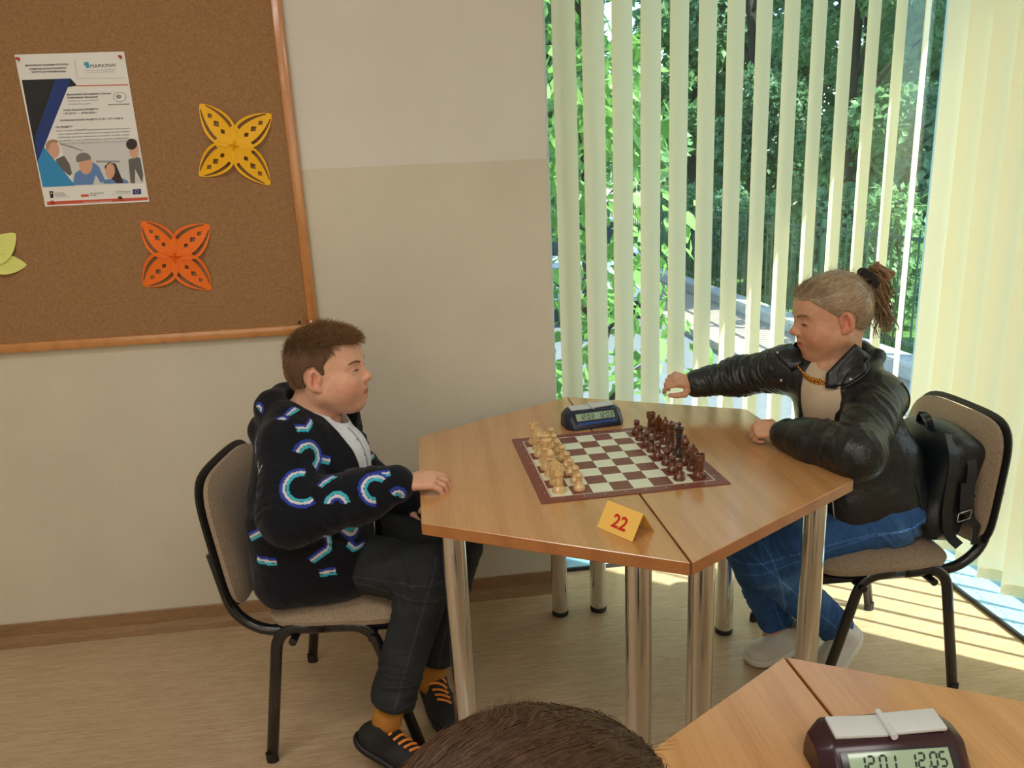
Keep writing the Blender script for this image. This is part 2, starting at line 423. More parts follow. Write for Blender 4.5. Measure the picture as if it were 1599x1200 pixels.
# ---------------------------------------------------------------- room materials
def m_wall():
    t = NT('wall_paint'); tc = t.n('TexCoord'); sx = t.n('SeparateXYZ'); g = t.n('NewGeometry')
    t.l(g.outputs['Position'], sx.inputs[0])
    r = t.n('Math', operation='GREATER_THAN'); r.inputs[1].default_value = 1.528; t.l(sx.outputs[2], r.inputs[0])
    v = t.coord(); n = t.noise(v, 3, 4)
    lo = t.ramp(n, [(.3, srgb(206, 198, 178)), (.7, srgb(214, 206, 186))]); hi = t.ramp(n, [(.3, srgb(214, 209, 199)), (.7, srgb(221, 216, 206))])
    t.l(t.mix(lo, hi, r.outputs[0]), t.b.inputs['Base Color']); t.b.inputs['Roughness'].default_value = .75
    t.b.inputs['Specular IOR Level'].default_value = .25
    t.bump(t.noise(v, 160, 3), .35, .003)
    return t.m
def m_floor(name, c0, c1, c2, rough):
    t = NT(name); v = t.coord((5, 55, 40)); a = t.noise(v, 2.2, 5, .62); v2 = t.coord((14, 130, 90)); b = t.noise(v2, 3, 3, .6)
    big = t.noise(t.coord(), 1.2, 3)
    c = t.mix(t.ramp(a, [(.3, c0), (.55, c1), (.75, c2)]), t.ramp(b, [(.36, c0), (.6, c2)]), .35)
    c = t.mix(c, t.ramp(big, [(.3, (.9, .9, .9, 1)), (.7, (1.04, 1.04, 1.04, 1))]), 1.0, 'MULTIPLY')
    t.l(c, t.b.inputs['Base Color']); t.b.inputs['Roughness'].default_value = rough; t.b.inputs['Specular IOR Level'].default_value = .5
    t.bump(b, .08, .001); return t.m
M_wall = m_wall()
M_floor = m_floor('linoleum', srgb(172, 142, 108), srgb(194, 167, 133), srgb(212, 190, 158), .30)
M_skirt = m_floor('linoleum_skirting', srgb(128, 96, 64), srgb(148, 113, 78), srgb(164, 130, 94), .45)
M_ceil = plain('ceiling_paint', srgb(235, 232, 225), .9, vary=.02)
M_pvc = plain('white_plastic_frame', srgb(225, 228, 230), .3, vary=.02)
M_sill = plain('pale_blue_sill', srgb(150, 200, 232), .3, vary=.03)
M_darkstrip = plain('dark_edge_strip', srgb(40, 44, 48), .5)
def m_glass():
    t = NT('window_glass'); t.t.nodes.remove(t.b); out = [n for n in t.t.nodes if n.type == 'OUTPUT_MATERIAL'][0]
    tr = t.n('BsdfTransparent'); tr.inputs[0].default_value = (.90, .97, .95, 1); gl = t.n('BsdfGlossy'); gl.inputs['Roughness'].default_value = .02
    lw = t.n('LayerWeight'); pw = t.n('Math', operation='POWER'); pw.inputs[1].default_value = 4.0; t.l(lw.outputs['Facing'], pw.inputs[0]); fr = t.n('Math', operation='MULTIPLY_ADD'); fr.inputs[1].default_value = .5; fr.inputs[2].default_value = .03; t.l(pw.outputs[0], fr.inputs[0]); mx = t.n('MixShader')
    t.l(fr.outputs[0], mx.inputs[0]); t.l(tr.outputs[0], mx.inputs[1]); t.l(gl.outputs[0], mx.inputs[2]); t.l(mx.outputs[0], out.inputs[0]); return t.m
M_glass = m_glass()
def m_slat():
    t = NT('blind_fabric'); v = t.coord((60, 60, 400)); n = t.noise(v, 3, 2)
    c = t.ramp(n, [(.3, srgb(238, 231, 200)), (.7, srgb(246, 240, 212))])
    t.l(c, t.b.inputs['Base Color']); t.b.inputs['Roughness'].default_value = .8; t.b.inputs['Specular IOR Level'].default_value = .15
    out = [q for q in t.t.nodes if q.type == 'OUTPUT_MATERIAL'][0]
    tr = t.n('BsdfTranslucent'); tr.inputs[0].default_value = srgb(250, 240, 206); mx = t.n('MixShader'); mx.inputs[0].default_value = .42
    t.l(t.b.outputs[0], mx.inputs[1]); t.l(tr.outputs[0], mx.inputs[2]); t.l(mx.outputs[0], out.inputs[0]); return t.m
M_slat = m_slat()

# ---------------------------------------------------------------- room shell
WY, WX = 2.45, 0.393
def struct(name, c, s, mat, bev=0): return tag(box_obj(name, c, s, mat, None, bev), kind='structure')
struct('floor', (-.6, -.2, -.05), (5.1, 5.9, .1), M_floor)
struct('ceiling', (-.6, -.2, 2.95), (5.1, 5.9, .1), M_ceil)
struct('wall_back', ((-3.0 + WX) / 2, WY + .15, 1.45), (3.0 + WX, .3, 2.9), M_wall)
struct('wall_left', (-3.05, -.3, 1.45), (.1, 5.5, 2.9), M_wall)
struct('wall_front', (-.6, -3.1, 1.45), (5.1, .1, 2.9), M_wall)
struct('wall_right', (1.97, -.83, 1.45), (.25, 4.46, 2.9), M_wall)
struct('trim_1', (WX + .735, 2.79, 2.76), (1.47, .16, .28), M_wall)          # wall above the back window
struct('trim_2', (1.985, 2.10, 2.76), (.22, 1.4, .28), M_wall)               # wall above the right window
# coved linoleum skirting up the back and left wall
def skirting(name, pts, axis):
    bm = bmesh.new()
    prof = [(0, 0), (0, .076), (.004, .078), (.006, .074), (.007, .03), (.016, .010), (.032, .0015), (.034, 0)]
    rows = []
    for s in pts:
        rows.append([bm.verts.new((s, WY - d, z) if axis == 'x' else (-3.0 + d, s, z)) for d, z in prof])
    for a, b in zip(rows, rows[1:]):
        for k in range(len(prof) - 1): bm.faces.new((a[k], a[k + 1], b[k + 1], b[k]))
    bm.faces.new(rows[0]); bm.faces.new(rows[-1][::-1])
    return tag(fin(bm, name, M_skirt), kind='structure')
skirting('baseboard_back', [-3.0, -1.5, 0, WX], 'x'); skirting('baseboard_left', [-2.9, 0, WY], 'y')
# dark threshold strip and pale blue sills under the blinds
def poly(name, pts, z0, z1, mat):
    bm = bmesh.new(); prism(bm, pts, z0, z1); return tag(fin(bm, name, mat), kind='structure')
poly('trim_3', [(WX, 2.572), (1.763, 2.572), (1.763, 1.40), (1.95, 1.40), (1.95, 2.75), (WX, 2.75)], .0, .012, M_sill)
poly('trim_4', [(WX, 2.563), (1.754, 2.563), (1.754, 1.40), (1.763, 1.40), (1.763, 2.572), (WX, 2.572)], .0, .014, M_darkstrip)
def window(name, x0, y0, x1, y1, mull):
    e = empty(name, ((x0 + x1) / 2, (y0 + y1) / 2, 0), math.atan2(y1 - y0, x1 - x0), kind='structure')
    L = math.hypot(x1 - x0, y1 - y0); z0, z1 = .02, 2.62
    box_obj('bottom_rail', (0, 0, z0 + .035), (L, .06, .07), M_pvc, e, .006)
    box_obj('top_rail', (0, 0, z1 - .035), (L, .06, .07), M_pvc, e, .006)
    for s in (-1, 1): box_obj('side_post', (s * (L / 2 - .03), 0, (z0 + z1) / 2), (.06, .06, z1 - z0 - .142), M_pvc, e, .006)
    for u in mull: box_obj('mullion', (u, 0, (z0 + z1) / 2), (.06, .06, z1 - z0 - .142), M_pvc, e, .006)
    us = [-L / 2 + .06] + [q for u in mull for q in (u - .03, u + .03)] + [L / 2 - .06]
    for a, b in zip(us[::2], us[1::2]): box_obj('pane', ((a + b) / 2, 0, (z0 + z1) / 2), (b - a, .006, z1 - z0 - .142), M_glass, e)
    return e
window('window_1', WX, 2.80, 2.02, 2.80, [])
window('window_2', 1.985, 2.77, 1.985, 1.40, [])

# ---------------------------------------------------------------- vertical blinds
def slat_mesh(h, w=.124):
    bm = bmesh.new(); n = 6; rows = []
    for z in (0, h * .33, h * .66, h):
        row = []
        for k in range(n + 1):
            u = (k / n - .5); row.append(bm.verts.new((u * w, .010 * (1 - (2 * u) ** 2) - .005, z)))
        rows.append(row)
    for a, b in zip(rows, rows[1:]):
        for k in range(n): bm.faces.new((a[k], a[k + 1], b[k + 1], b[k]))
    # the weighted hem at the bottom
    me_faces = bm.faces[:]
    bx(bm, (0, .004, .022), (w * .96, .0035, .04))
    me = bpy.data.meshes.new('slat'); bm.to_mesh(me); bm.free(); me.materials.append(M_slat)
    me.polygons.foreach_set('use_smooth', [True] * len(me.polygons))
    try: me.set_sharp_from_angle(angle=math.radians(50))
    except Exception: pass
    return me
M_chain = plain('white_bead_chain', srgb(235, 232, 220), .4)
def bead_chain(pts, parent, sag=.03):
    bm = bmesh.new(); out = []
    for a, b in zip(pts, pts[1:]):
        for k in range(7):
            t = k / 7; p = Vector(a).lerp(Vector(b), t); p.z -= sag * 4 * t * (1 - t); out.append(p)
    for p in out: bmesh.ops.create_icosphere(bm, subdivisions=1, radius=.0035, matrix=Matrix.Translation(p))
    o = fin(bm, 'bead_chain', M_chain, parent); o['kind'] = 'stuff'; return o
SLAT_W, PHI = .124, math.radians(41)
me_s = slat_mesh(2.66)
vb = empty('vertical_blind', (1.1, 2.67, 0), 0, 'cream fabric vertical blind with slats turned open in front of the garden window', 'blind')
ends = []
for i in range(14):
    xl = .447 + .0990 * i; c = Vector((xl + SLAT_W / 2 * math.cos(PHI), 2.668, 0))
    o = bpy.data.objects.new('slat', me_s); COL.objects.link(o); o.parent = vb
    a = PHI + math.radians(random.uniform(-1.5, 1.5) + (7 if i == 13 else 0))
    o.location = (c.x - 1.1, c.y - 2.67, .055); o.rotation_euler = (0, 0, a)
    ends.append((c.x - 1.1 - .055 * math.cos(a), c.y - 2.67 - .055 * math.sin(a), .075))
bead_chain(ends, vb); box_obj('head_rail', (0, 0, 2.735), (1.42, .04, .035), M_pvc, vb, .004)
vb2 = empty('vertical_blind', (1.85, 2.05, 0), 0, 'cream fabric vertical blind looking closed behind the empty side of the girl\'s chair', 'blind')
ends = []; PHI2 = math.radians(-42)
for i in range(11):
    y = 2.565 - .1115 * i
    o = bpy.data.objects.new('slat', me_s); COL.objects.link(o); o.parent = vb2
    a = PHI2 + math.radians(random.uniform(-2, 2))
    o.location = (.012, y - 2.05, .052); o.rotation_euler = (0, 0, a)
    ends.append((.012 - .055 * math.cos(a), y - 2.05 - .055 * math.sin(a), .072))
bead_chain(ends, vb2); box_obj('head_rail', (.012, 0, 2.735), (.04, 1.24, .035), M_pvc, vb2, .004)
# ---------------------------------------------------------------- tables
M_top = wood('alder_laminate', srgb(196, 142, 88), srgb(212, 160, 104), srgb(178, 122, 70), .22)
M_edge = wood('alder_edge_band', srgb(172, 106, 56), srgb(190, 124, 68), srgb(156, 92, 46), .4)
M_chrome = plain('chrome', (.86, .86, .86, 1), .12, 1, vary=.02)
M_rub = plain('black_plastic', srgb(24, 24, 25), .5)
HA, HTH = .5833, math.radians(-88.88)
def hexpts(c): return [Vector((c[0] + HA * math.cos(HTH + k * PI / 3), c[1] + HA * math.sin(HTH + k * PI / 3))) for k in range(6)]
def inset(c, a, b, d):
    u = (a - c).normalized(); v = (b - c).normalized(); s = abs(u.x * v.y - u.y * v.x); return c + (u + v) * (d / s)
def trap_table(corners, label, group):
    """corners: seam near, seam far, outer far, outer near (world xy)"""
    sn, sf, of, on = corners; cen = (sn + sf + of + on) / 4
    e = empty('trapezoid_table', (cen.x, cen.y, 0), 0, label, 'table', group)
    g = .0022; mid = (of + on) / 2 - (sn + sf) / 2; mid.normalize()
    pts = [sn + mid * g, sf + mid * g, of, on]; pts = [p - cen for p in pts]
    if (pts[1] - pts[0]).cross(pts[2] - pts[1]) < 0: pts = pts[::-1]
    bm = bmesh.new(); prism(bm, [(p.x, p.y) for p in pts], .722, .75)
    bmesh.ops.bevel(bm, geom=bm.edges[:], offset=.0012, segments=1, affect='EDGES')
    bmesh.ops.recalc_face_normals(bm, faces=bm.faces)
    for f in bm.faces: f.material_index = 0 if abs(f.normal.z) > .5 else 1
    o = fin(bm, 'tabletop', [M_top, M_edge], e)
    for c, a, b in ((sn, sf, on), (sf, sn, of), (of, sf, on), (on, of, sn)):
        p = inset(c, a, b, .068) - cen
        bm = bmesh.new(); lathe(bm, [(.0265, .018), (.0275, .020), (.0275, .716), (.0275, .717)], 28)
        lg = fin(bm, 'leg', M_chrome, e, (p.x, p.y, 0), auto=40)
        bm = bmesh.new(); lathe(bm, [(.022, 0), (.028, .003), (.0285, .014), (.0265, .0185)], 24); fin(bm, 'foot_cap', M_rub, lg, auto=40)
        bm = bmesh.new(); lathe(bm, [(.045, .716), (.045, .7215)], 20); fin(bm, 'mounting_plate', M_rub, lg, auto=40)
    # steel frame under the top
    bm = bmesh.new(); q = [inset(c, a, b, .075) - cen for c, a, b in ((sn, sf, on), (sf, sn, of), (of, sf, on), (on, of, sn))]
    fin_pts = [(p.x, p.y, .7) for p in q]
    for a, b in zip(fin_pts, fin_pts[1:] + fin_pts[:1]):
        d = Vector(b) - Vector(a); r = d.to_track_quat('X', 'Z').to_matrix(); bx(bm, (Vector(a) + Vector(b)) / 2, (d.length - .07, .02, .03), r)
    fin(bm, 'under_frame', M_rub, e)
    return e
H1 = hexpts((.4383, 1.8202))
trap_table([H1[0], H1[3], H1[4], H1[5]], 'alder trapezoid table half under the boy\'s hand with the clock and pale chessmen', 'trapezoid tables')
trap_table([H1[0], H1[3], H1[2], H1[1]], 'alder trapezoid table half under the girl\'s folded arm and dark chessmen', 'trapezoid tables')
H2 = hexpts((.50, .352))
trap_table([H2[0], H2[3], H2[4], H2[5]], 'alder trapezoid table half beside the dark haired head at the photo\'s bottom edge', 'trapezoid tables')
trap_table([H2[0], H2[3], H2[2], H2[1]], 'alder trapezoid table half carrying the maroon chess clock', 'trapezoid tables')

# ---------------------------------------------------------------- stacking chairs (face +x)
def m_uph():
    t = NT('beige_upholstery'); v = t.coord(); ch = t.n('TexChecker'); ch.inputs['Scale'].default_value = 420; t.l(v, ch.inputs[0])
    n = t.noise(v, 220, 2); c = t.mix(t.ramp(n, [(.35, srgb(128, 108, 86)), (.65, srgb(178, 156, 130))]), t.ramp(ch.outputs[1], [(0, srgb(126, 106, 84)), (1, srgb(182, 160, 134))]), .5)
    t.l(c, t.b.inputs['Base Color']); t.b.inputs['Roughness'].default_value = .9; t.b.inputs['Sheen Weight'].default_value = .3
    t.b.inputs['Specular IOR Level'].default_value = .2; t.bump(n, .4, .0015); return t.m
M_uph = m_uph()
M_frame = plain('black_enamel_tube', srgb(22, 22, 24), .28, vary=.03, coat=.3)
def cushion(bm, w, d, th, crown, rc, n=14, taper=0):
    """rounded-corner pad in XY, thickness along z with a domed top"""
    rows_t, rows_b = [], []
    def se(t): # superellipse-ish rounded rect
        return t
    for i in range(n + 1):
        rt, rb = [], []
        for j in range(n + 1):
            u, v = 2 * i / n - 1, 2 * j / n - 1
            p = 5.0; m = max(abs(u), abs(v), 1e-9); L = (abs(u) ** p + abs(v) ** p) ** (1 / p); s = m / L if L > 0 else 1
            x, y = u * s * w / 2, v * s * d / 2
            x *= 1 - taper * (v * .5 + .5)
            e = 1 - max(abs(u), abs(v)) ** 6
            rt.append(bm.verts.new((x, y, th * (.35 + .65 * e) + crown * (1 - u * u) * (1 - v * v)))); rb.append(bm.verts.new((x * .985, y * .985, 0)))
        rows_t.append(rt); rows_b.append(rb)
    for i in range(n):
        for j in range(n):
            bm.faces.new((rows_t[i][j], rows_t[i + 1][j], rows_t[i + 1][j + 1], rows_t[i][j + 1]))
            bm.faces.new((rows_b[i][j], rows_b[i][j + 1], rows_b[i + 1][j + 1], rows_b[i + 1][j]))
    per = [(i, 0) for i in range(n)] + [(n, j) for j in range(n)] + [(i, n) for i in range(n, 0, -1)] + [(0, j) for j in range(n, 0, -1)]
    for a, b in zip(per, per[1:] + per[:1]):
        bm.faces.new((rows_t[a[0]][a[1]], rows_b[a[0]][a[1]], rows_b[b[0]][b[1]], rows_t[b[0]][b[1]]))
def make_chair(label):
    e = empty('stacking_chair', (0, 0, 0), 0, label, 'chair', 'upholstered stacking chairs')
    bm = bmesh.new(); cushion(bm, .40, .45, .045, .012, .08); o = fin(bm, 'seat', M_uph, e, (.01, 0, .402), auto=60)
    bm = bmesh.new(); cushion(bm, .392, .44, .014, 0, .08); fin(bm, 'seat_shell', M_rub, o, (0, 0, -.012), auto=50)
    # backrest: pad curved around the sitter, leaning back
    def bend(bm, off):
        for v in bm.verts:
            y, z, t = v.co.x, v.co.y, v.co.z
            v.co = Vector((-.262 - .15 * (z + .17) + t + off + .30 * y * y, y, .612 + z))
    bm = bmesh.new(); cushion(bm, .44, .345, .035, .006, .1, taper=.13); bend(bm, 0); b = fin(bm, 'backrest', M_uph, e, auto=60)
    bm = bmesh.new(); cushion(bm, .462, .366, .020, 0, .1, taper=.13); bend(bm, -.017); fin(bm, 'back_shell', M_rub, b, auto=50)
    flat = ((0, 1, 0), .62)
    for s in (-1, 1):
        y = s * .215
        for x0, x1, dx in ((-.03, .085, .105), (-.03, -.150, -.062)):
            bm = bmesh.new(); tube(bm, fillet([(x0, y, .398), (x1, y, .398), (x1 + dx, y, .012)], .075, 6), .0155, 12, flat=flat)
            lg = fin(bm, 'leg', M_frame, e, smooth=True)
            bm = bmesh.new(); tube(bm, [(x1 + dx, y, .0), (x1 + dx - .001, y, .028)], .0165, 12, flat=flat); fin(bm, 'foot_cap', M_rub, lg, auto=40)
        y2 = s * .185
        bm = bmesh.new(); tube(bm, fillet([(.19, y2, .382), (-.20, y2, .376), (-.268, y2, .43), (-.297, y2, .60)], .07, 6), .0145, 12)
        fin(bm, 'back_support', M_frame, e, smooth=True)
    for x in (.09, -.11):
        bm = bmesh.new(); tube(bm, [(x, -.232, .368), (x, .232, .368)], .0105, 10); cb = fin(bm, 'crossbar', M_frame, e, auto=40)
    return e
ch = make_chair('beige padded stacking chair the boy in the black hoodie sits on')
ch2 = copy_tree(ch); ch3 = copy_tree(ch)
ch.location = (-.28, 1.925, 0); ch.rotation_euler.z = math.radians(-6)
ch2.location = (1.18, 1.905, 0); ch2.rotation_euler.z = math.radians(179)
ch2['label'] = 'beige padded stacking chair under the girl with a black backpack on its seat'
ch3.location = (-.30, .36, 0); ch3['label'] = 'beige padded stacking chair below the brown haired head at the bottom edge'
# ---------------------------------------------------------------- cork board with frame
def m_cork():
    t = NT('cork'); v = t.coord(); a = t.noise(v, 260, 5, .75); b = t.noise(v, 110, 4, .7)
    col = t.mix(t.ramp(a, [(.3, srgb(120, 88, 60)), (.5, srgb(158, 120, 84)), (.72, srgb(188, 152, 112))]), t.ramp(b, [(.35, srgb(142, 104, 68)), (.65, srgb(170, 131, 92))]), .5)
    t.l(col, t.b.inputs['Base Color']); t.b.inputs['Roughness'].default_value = .95; t.b.inputs['Specular IOR Level'].default_value = .1
    t.bump(a, .4, .002); return t.m
M_cork = m_cork()
M_bframe = wood('board_frame_wood', srgb(190, 124, 62), srgb(204, 140, 78), srgb(172, 108, 50), .4)
bd = empty('cork_board', (-1.372, WY, 1.62), 0, 'large cork notice board in a light wooden frame on the wall', 'notice board')
BW, BH, FW = 2.0, 1.2, .030
box_obj('cork_panel', (0, -.008, 0), (BW - .03, .014, BH - .03), M_cork, bd)
def frame_bar(c, s): return box_obj('frame_bar', c, s, M_bframe, bd, .005)
frame_bar((0, -.012, -BH / 2 + FW / 2), (BW, .024, FW)); frame_bar((0, -.012, BH / 2 - FW / 2), (BW, .024, FW))
frame_bar((-BW / 2 + FW / 2, -.012, 0), (FW, .024, BH - 2 * FW)); frame_bar((BW / 2 - FW / 2, -.012, 0), (FW, .024, BH - 2 * FW))
CY = WY - .0155       # face of the cork

# ---------------------------------------------------------------- printed A3 poster
def flat(name, c, rough=.6): return plain(name, c, rough, vary=.01)
M_paper = flat('white_poster_paper', srgb(232, 232, 228), .35); M_navy = flat('print_navy', srgb(20, 52, 120)); M_black = flat('print_black', srgb(22, 22, 26))
M_cyan = flat('print_cyan', srgb(44, 140, 196)); M_redp = flat('print_red', srgb(206, 84, 56)); M_greyp = flat('print_grey', srgb(150, 150, 152))
M_txt = flat('print_text', srgb(52, 52, 54)); M_lgrey = flat('print_pale_grey', srgb(208, 209, 208)); M_teal = flat('print_teal', srgb(40, 160, 190))
M_skinp = flat('print_skin', srgb(214, 164, 136)); M_hairp = flat('print_hair', srgb(52, 38, 32)); M_shirtp = flat('print_shirt', srgb(96, 132, 186))
M_blond = flat('print_blond', srgb(172, 136, 100)); M_grhair = flat('print_grey_hair', srgb(120, 116, 112)); M_jack = flat('print_jacket', srgb(98, 96, 92)); M_eu = flat('print_blue', srgb(30, 56, 130))
PW, PH = .2975, .42
po = empty('poster', (-.9765, CY - .0012, 1.664), 0, 'white A3 project poster with a blue slanted band and a group photo', 'poster')
box_obj('sheet', (0, 0, 0), (PW, .0006, PH), M_paper, po)
src = [(25, 75), (808, 52), (1002, 1133), (262, 1170)]; dst = [(-PW / 2, PH / 2), (PW / 2, PH / 2), (PW / 2, -PH / 2), (-PW / 2, -PH / 2)]
A_ = []; b_ = []
for (x, y), (u, v) in zip(src, dst):
    A_ += [[x, y, 1, 0, 0, 0, -u * x, -u * y], [0, 0, 0, x, y, 1, -v * x, -v * y]]; b_ += [u, v]
Hh = np.append(np.linalg.solve(np.array(A_, float), np.array(b_)), 1).reshape(3, 3)
def pp(x, y): q = Hh @ np.array([x, y, 1.0]); return (q[0] / q[2], q[1] / q[2])
_lay = [0]
def pr(name, pts, mat, lay):
    return shape2d(name, [[pp(*p) for p in pts]], mat, po, .00002, (0, -.0005 - .00012 * lay, 0), (PI / 2, 0, 0))
def circ(cx, cy, rx, ry, n=18, a0=0, a1=2 * PI): return [(cx + rx * math.cos(a0 + (a1 - a0) * k / n), cy + ry * math.sin(a0 + (a1 - a0) * k / n)) for k in range(n)]
def ptx(s, x, y, h, w, mat=None, lay=6, bold=0, align='LEFT'):
    a = pp(x, y); b = pp(x + w, y - w * .03)
    o = text_obj('lettering', s, h, mat or M_txt, po, (a[0], -.0005 - .00012 * lay, a[1]), (PI / 2, 0, 0), 'LEFT', .00001, bold, abs(b[0] - a[0])); return o
pr('black_band', [(80, 258), (430, 246), (478, 300), (412, 308), (200, 850)], M_black, 1)
pr('navy_band', [(322, 250), (432, 246), (408, 310), (250, 730), (200, 850), (178, 680)], M_navy, 2)
pr('photo_background', [(352, 700), (912, 680), (966, 1000), (470, 1018)], M_lgrey, 1)
# people of the printed group photo
pr('print_jacket', [(330, 830), (390, 802), (430, 860), (450, 930), (432, 948), (350, 880)], M_jack, 3)
pr('print_face', circ(318, 765, 40, 58), M_skinp, 4); pr('print_hair', circ(302, 735, 44, 46), M_blond, 3); pr('print_hair', circ(312, 712, 44, 26, 14, PI, 2 * PI), M_blond, 5)
pr('print_shirt', [(455, 1015), (470, 930), (520, 895), (600, 850), (640, 880), (690, 985), (655, 1000), (620, 940), (600, 1010)], M_shirtp, 3)
pr('print_face', circ(548, 870, 48, 68), M_skinp, 4); pr('print_hair', circ(530, 825, 54, 44, 18, PI * .8, PI * 2.1), M_grhair, 5)
pr('print_shirt', [(670, 1005), (690, 975), (800, 960), (850, 985), (855, 1000)], M_shirtp, 3)
pr('print_hair', [(680, 880), (710, 850), (760, 860), (790, 930), (820, 1000), (770, 1000), (700, 940)], M_hairp, 4); pr('print_face', circ(722, 912, 34, 56), M_skinp, 5)
pr('print_shirt', [(850, 830), (905, 810), (935, 820), (958, 940), (950, 995), (900, 900), (900, 1000), (868, 1000)], M_jack, 3)
pr('print_face', circ(890, 765, 34, 58), M_skinp, 4); pr('print_hair', circ(872, 720, 40, 40), M_hairp, 5)
pr('print_line', [(355, 712), (450, 735), (525, 765), (520, 772), (440, 745), (355, 720)], M_greyp, 2); pr('print_line', [(620, 838), (790, 838), (790, 850), (620, 852)], M_greyp, 2)
pr('cyan_triangle', [(245, 738), (475, 1018), (243, 1030), (202, 850)], M_cyan, 6)
pr('red_line', [(478, 296), (840, 289), (842, 296), (478, 304)], M_redp, 3)
pr('grey_panel', [(452, 110), (475, 250), (830, 246), (828, 240), (482, 244), (460, 110)], M_lgrey, 2)
pr('red_band', [(272, 1134), (990, 1100), (993, 1122), (276, 1158)], M_redp, 2)
pr('logo_mark', [(524, 130), (556, 128), (562, 170), (540, 172), (538, 158), (526, 152)], M_teal, 3)
ptx('MARKPIW', 566, 170, .0135, 185, lay=3)
ptx('MAZOWIECKA AKADEMIA ROZWOJU', 105, 160, .0066, 310, bold=.00012); ptx('KOMPETENCJI PRACOWNIKÓW', 135, 186, .0066, 265, bold=.00012); ptx('INSTYTUCJI WSPOMAGANIA', 152, 208, .0066, 245, bold=.00012)
ptx('Mazowiecka Akademia Rozwoju Kompetencji', 528, 192, .004, 225, M_greyp); ptx('Pracowników Instytucji Wspomagania', 545, 206, .004, 200, M_greyp)
ptx('Mazowieckie Samorządowe Centrum', 405, 370, .0075, 315, bold=.00015); ptx('Doskonalenia Nauczycieli', 408, 392, .0075, 218, bold=.00015)
ptx('Instytucja województwa', 412, 414, .006, 220, M_greyp); ptx('z Funduszy Europejskich', 415, 438, .006, 165, M_greyp)
pr('emblem', circ(782, 380, 48, 36), M_greyp, 3); pr('emblem', circ(782, 380, 43, 32), M_paper, 4); pr('emblem', circ(775, 378, 20, 16), M_greyp, 5)
ptx('www.mscdn.edu.pl', 702, 440, .0062, 150, bold=.0001)
ptx('OKRES REALIZACJI PROJEKTU', 380, 482, .0066, 250, bold=.00015); ptx('1.02.2018 r. – 30.06.2020 r.', 382, 506, .0066, 238, bold=.0001)
ptx('DOFINANSOWANIE PROJEKTU Z UE: 1 217 512,80 zł', 360, 556, .0066, 448, bold=.00012); ptx('CEL PROJEKTU', 328, 604, .0066, 120, bold=.00015)
for k, s in enumerate(['Celem Projektu MARKPIW jest poprawa funkcjonowania systemu', 'wspomagania szkół oraz wzmocnienie kompetencji pracowników', 'publicznych placówek doskonalenia nauczycieli i poradni w pracy', 'ze szkołami, w tym w kształtowaniu u uczniów umiejętności', 'kluczowych na rynku pracy oraz rozwoju kompetencji']):
    ptx(s, 334 + 8 * k, 630 + 23 * k, .0058, 530 - 12 * k, M_txt if k < 4 else M_greyp)
pr('eu_flag', [(882, 1045), (942, 1040), (946, 1078), (886, 1082)], M_eu, 3)
M_star = flat('print_yellow', srgb(220, 190, 60))
for k in range(12):
    a = 2 * PI * k / 12; pr('flag_star', circ(914 + 13 * math.cos(a), 1061 + 11 * math.sin(a), 2.6, 2.4, 5), M_star, 4)
pr('polish_flag', [(515, 1064), (570, 1062), (571, 1080), (516, 1082)], M_paper, 2); pr('polish_flag', [(515, 1082), (571, 1080), (572, 1098), (517, 1100)], M_redp, 3)
pr('funds_emblem', [(288, 1060), (316, 1058), (320, 1106), (298, 1108), (294, 1085)], M_black, 3); pr('funds_emblem', circ(304, 1073, 7, 6, 10), M_star, 4)
ptx('Fundusze', 330, 1076, .0055, 65); ptx('Europejskie', 332, 1090, .0055, 80); ptx('Wiedza Edukacja Rozwój', 334, 1103, .004, 105, M_greyp)
ptx('Rzeczpospolita', 582, 1078, .0055, 96); ptx('Polska', 583, 1093, .0055, 42); ptx('Unia Europejska', 760, 1068, .0055, 108); ptx('Europejski Fundusz Społeczny', 740, 1082, .004, 130, M_greyp)
ptx('www.funduszeeuropejskie.gov.pl', 536, 1142, .0058, 200, M_paper)

# ---------------------------------------------------------------- push pins
def pin(x, z, mat, label, y=None):
    bm = bmesh.new(); lathe(bm, [(.0042, 0), (.0045, .001), (.0028, .003), (.0026, .0055), (.0040, .0075), (.0042, .009), (.0034, .0098)], 12)
    o = fin(bm, 'push_pin', mat, None, (x, (CY if y is None else y) - .0004, z), auto=50); o.rotation_euler = (PI / 2, 0, 0)
    return tag(o, label, 'pin')
M_pinr = plain('red_plastic', srgb(196, 60, 44), .35); M_pinw = plain('white_plastic', srgb(232, 230, 224), .35); M_pink_ = plain('dark_plastic', srgb(60, 44, 34), .4); M_ping = plain('green_plastic', srgb(24, 110, 70), .35)
yp = CY - .0018
pin(-1.1166, 1.8626, M_pinr, 'red push pin at the poster\'s top left corner', yp); pin(-.839, 1.8598, M_pinr, 'red push pin at the poster\'s top right corner', yp)
pin(-1.1015, 1.4663, M_pinr, 'red push pin at the poster\'s lower left corner', yp); pin(-.9074, 1.4696, M_pink_, 'dark push pin in the red band at the poster\'s foot', yp)
pin(-.4295, 1.0590, M_pink_, 'dark push pin left of the red one above the boy\'s hair'); pin(-.4060, 1.0640, M_pinr, 'red push pin in the board corner above the boy\'s hair')
pin(-.3925, 1.0592, M_pinw, 'white push pin beside the red one above the boy\'s hair')

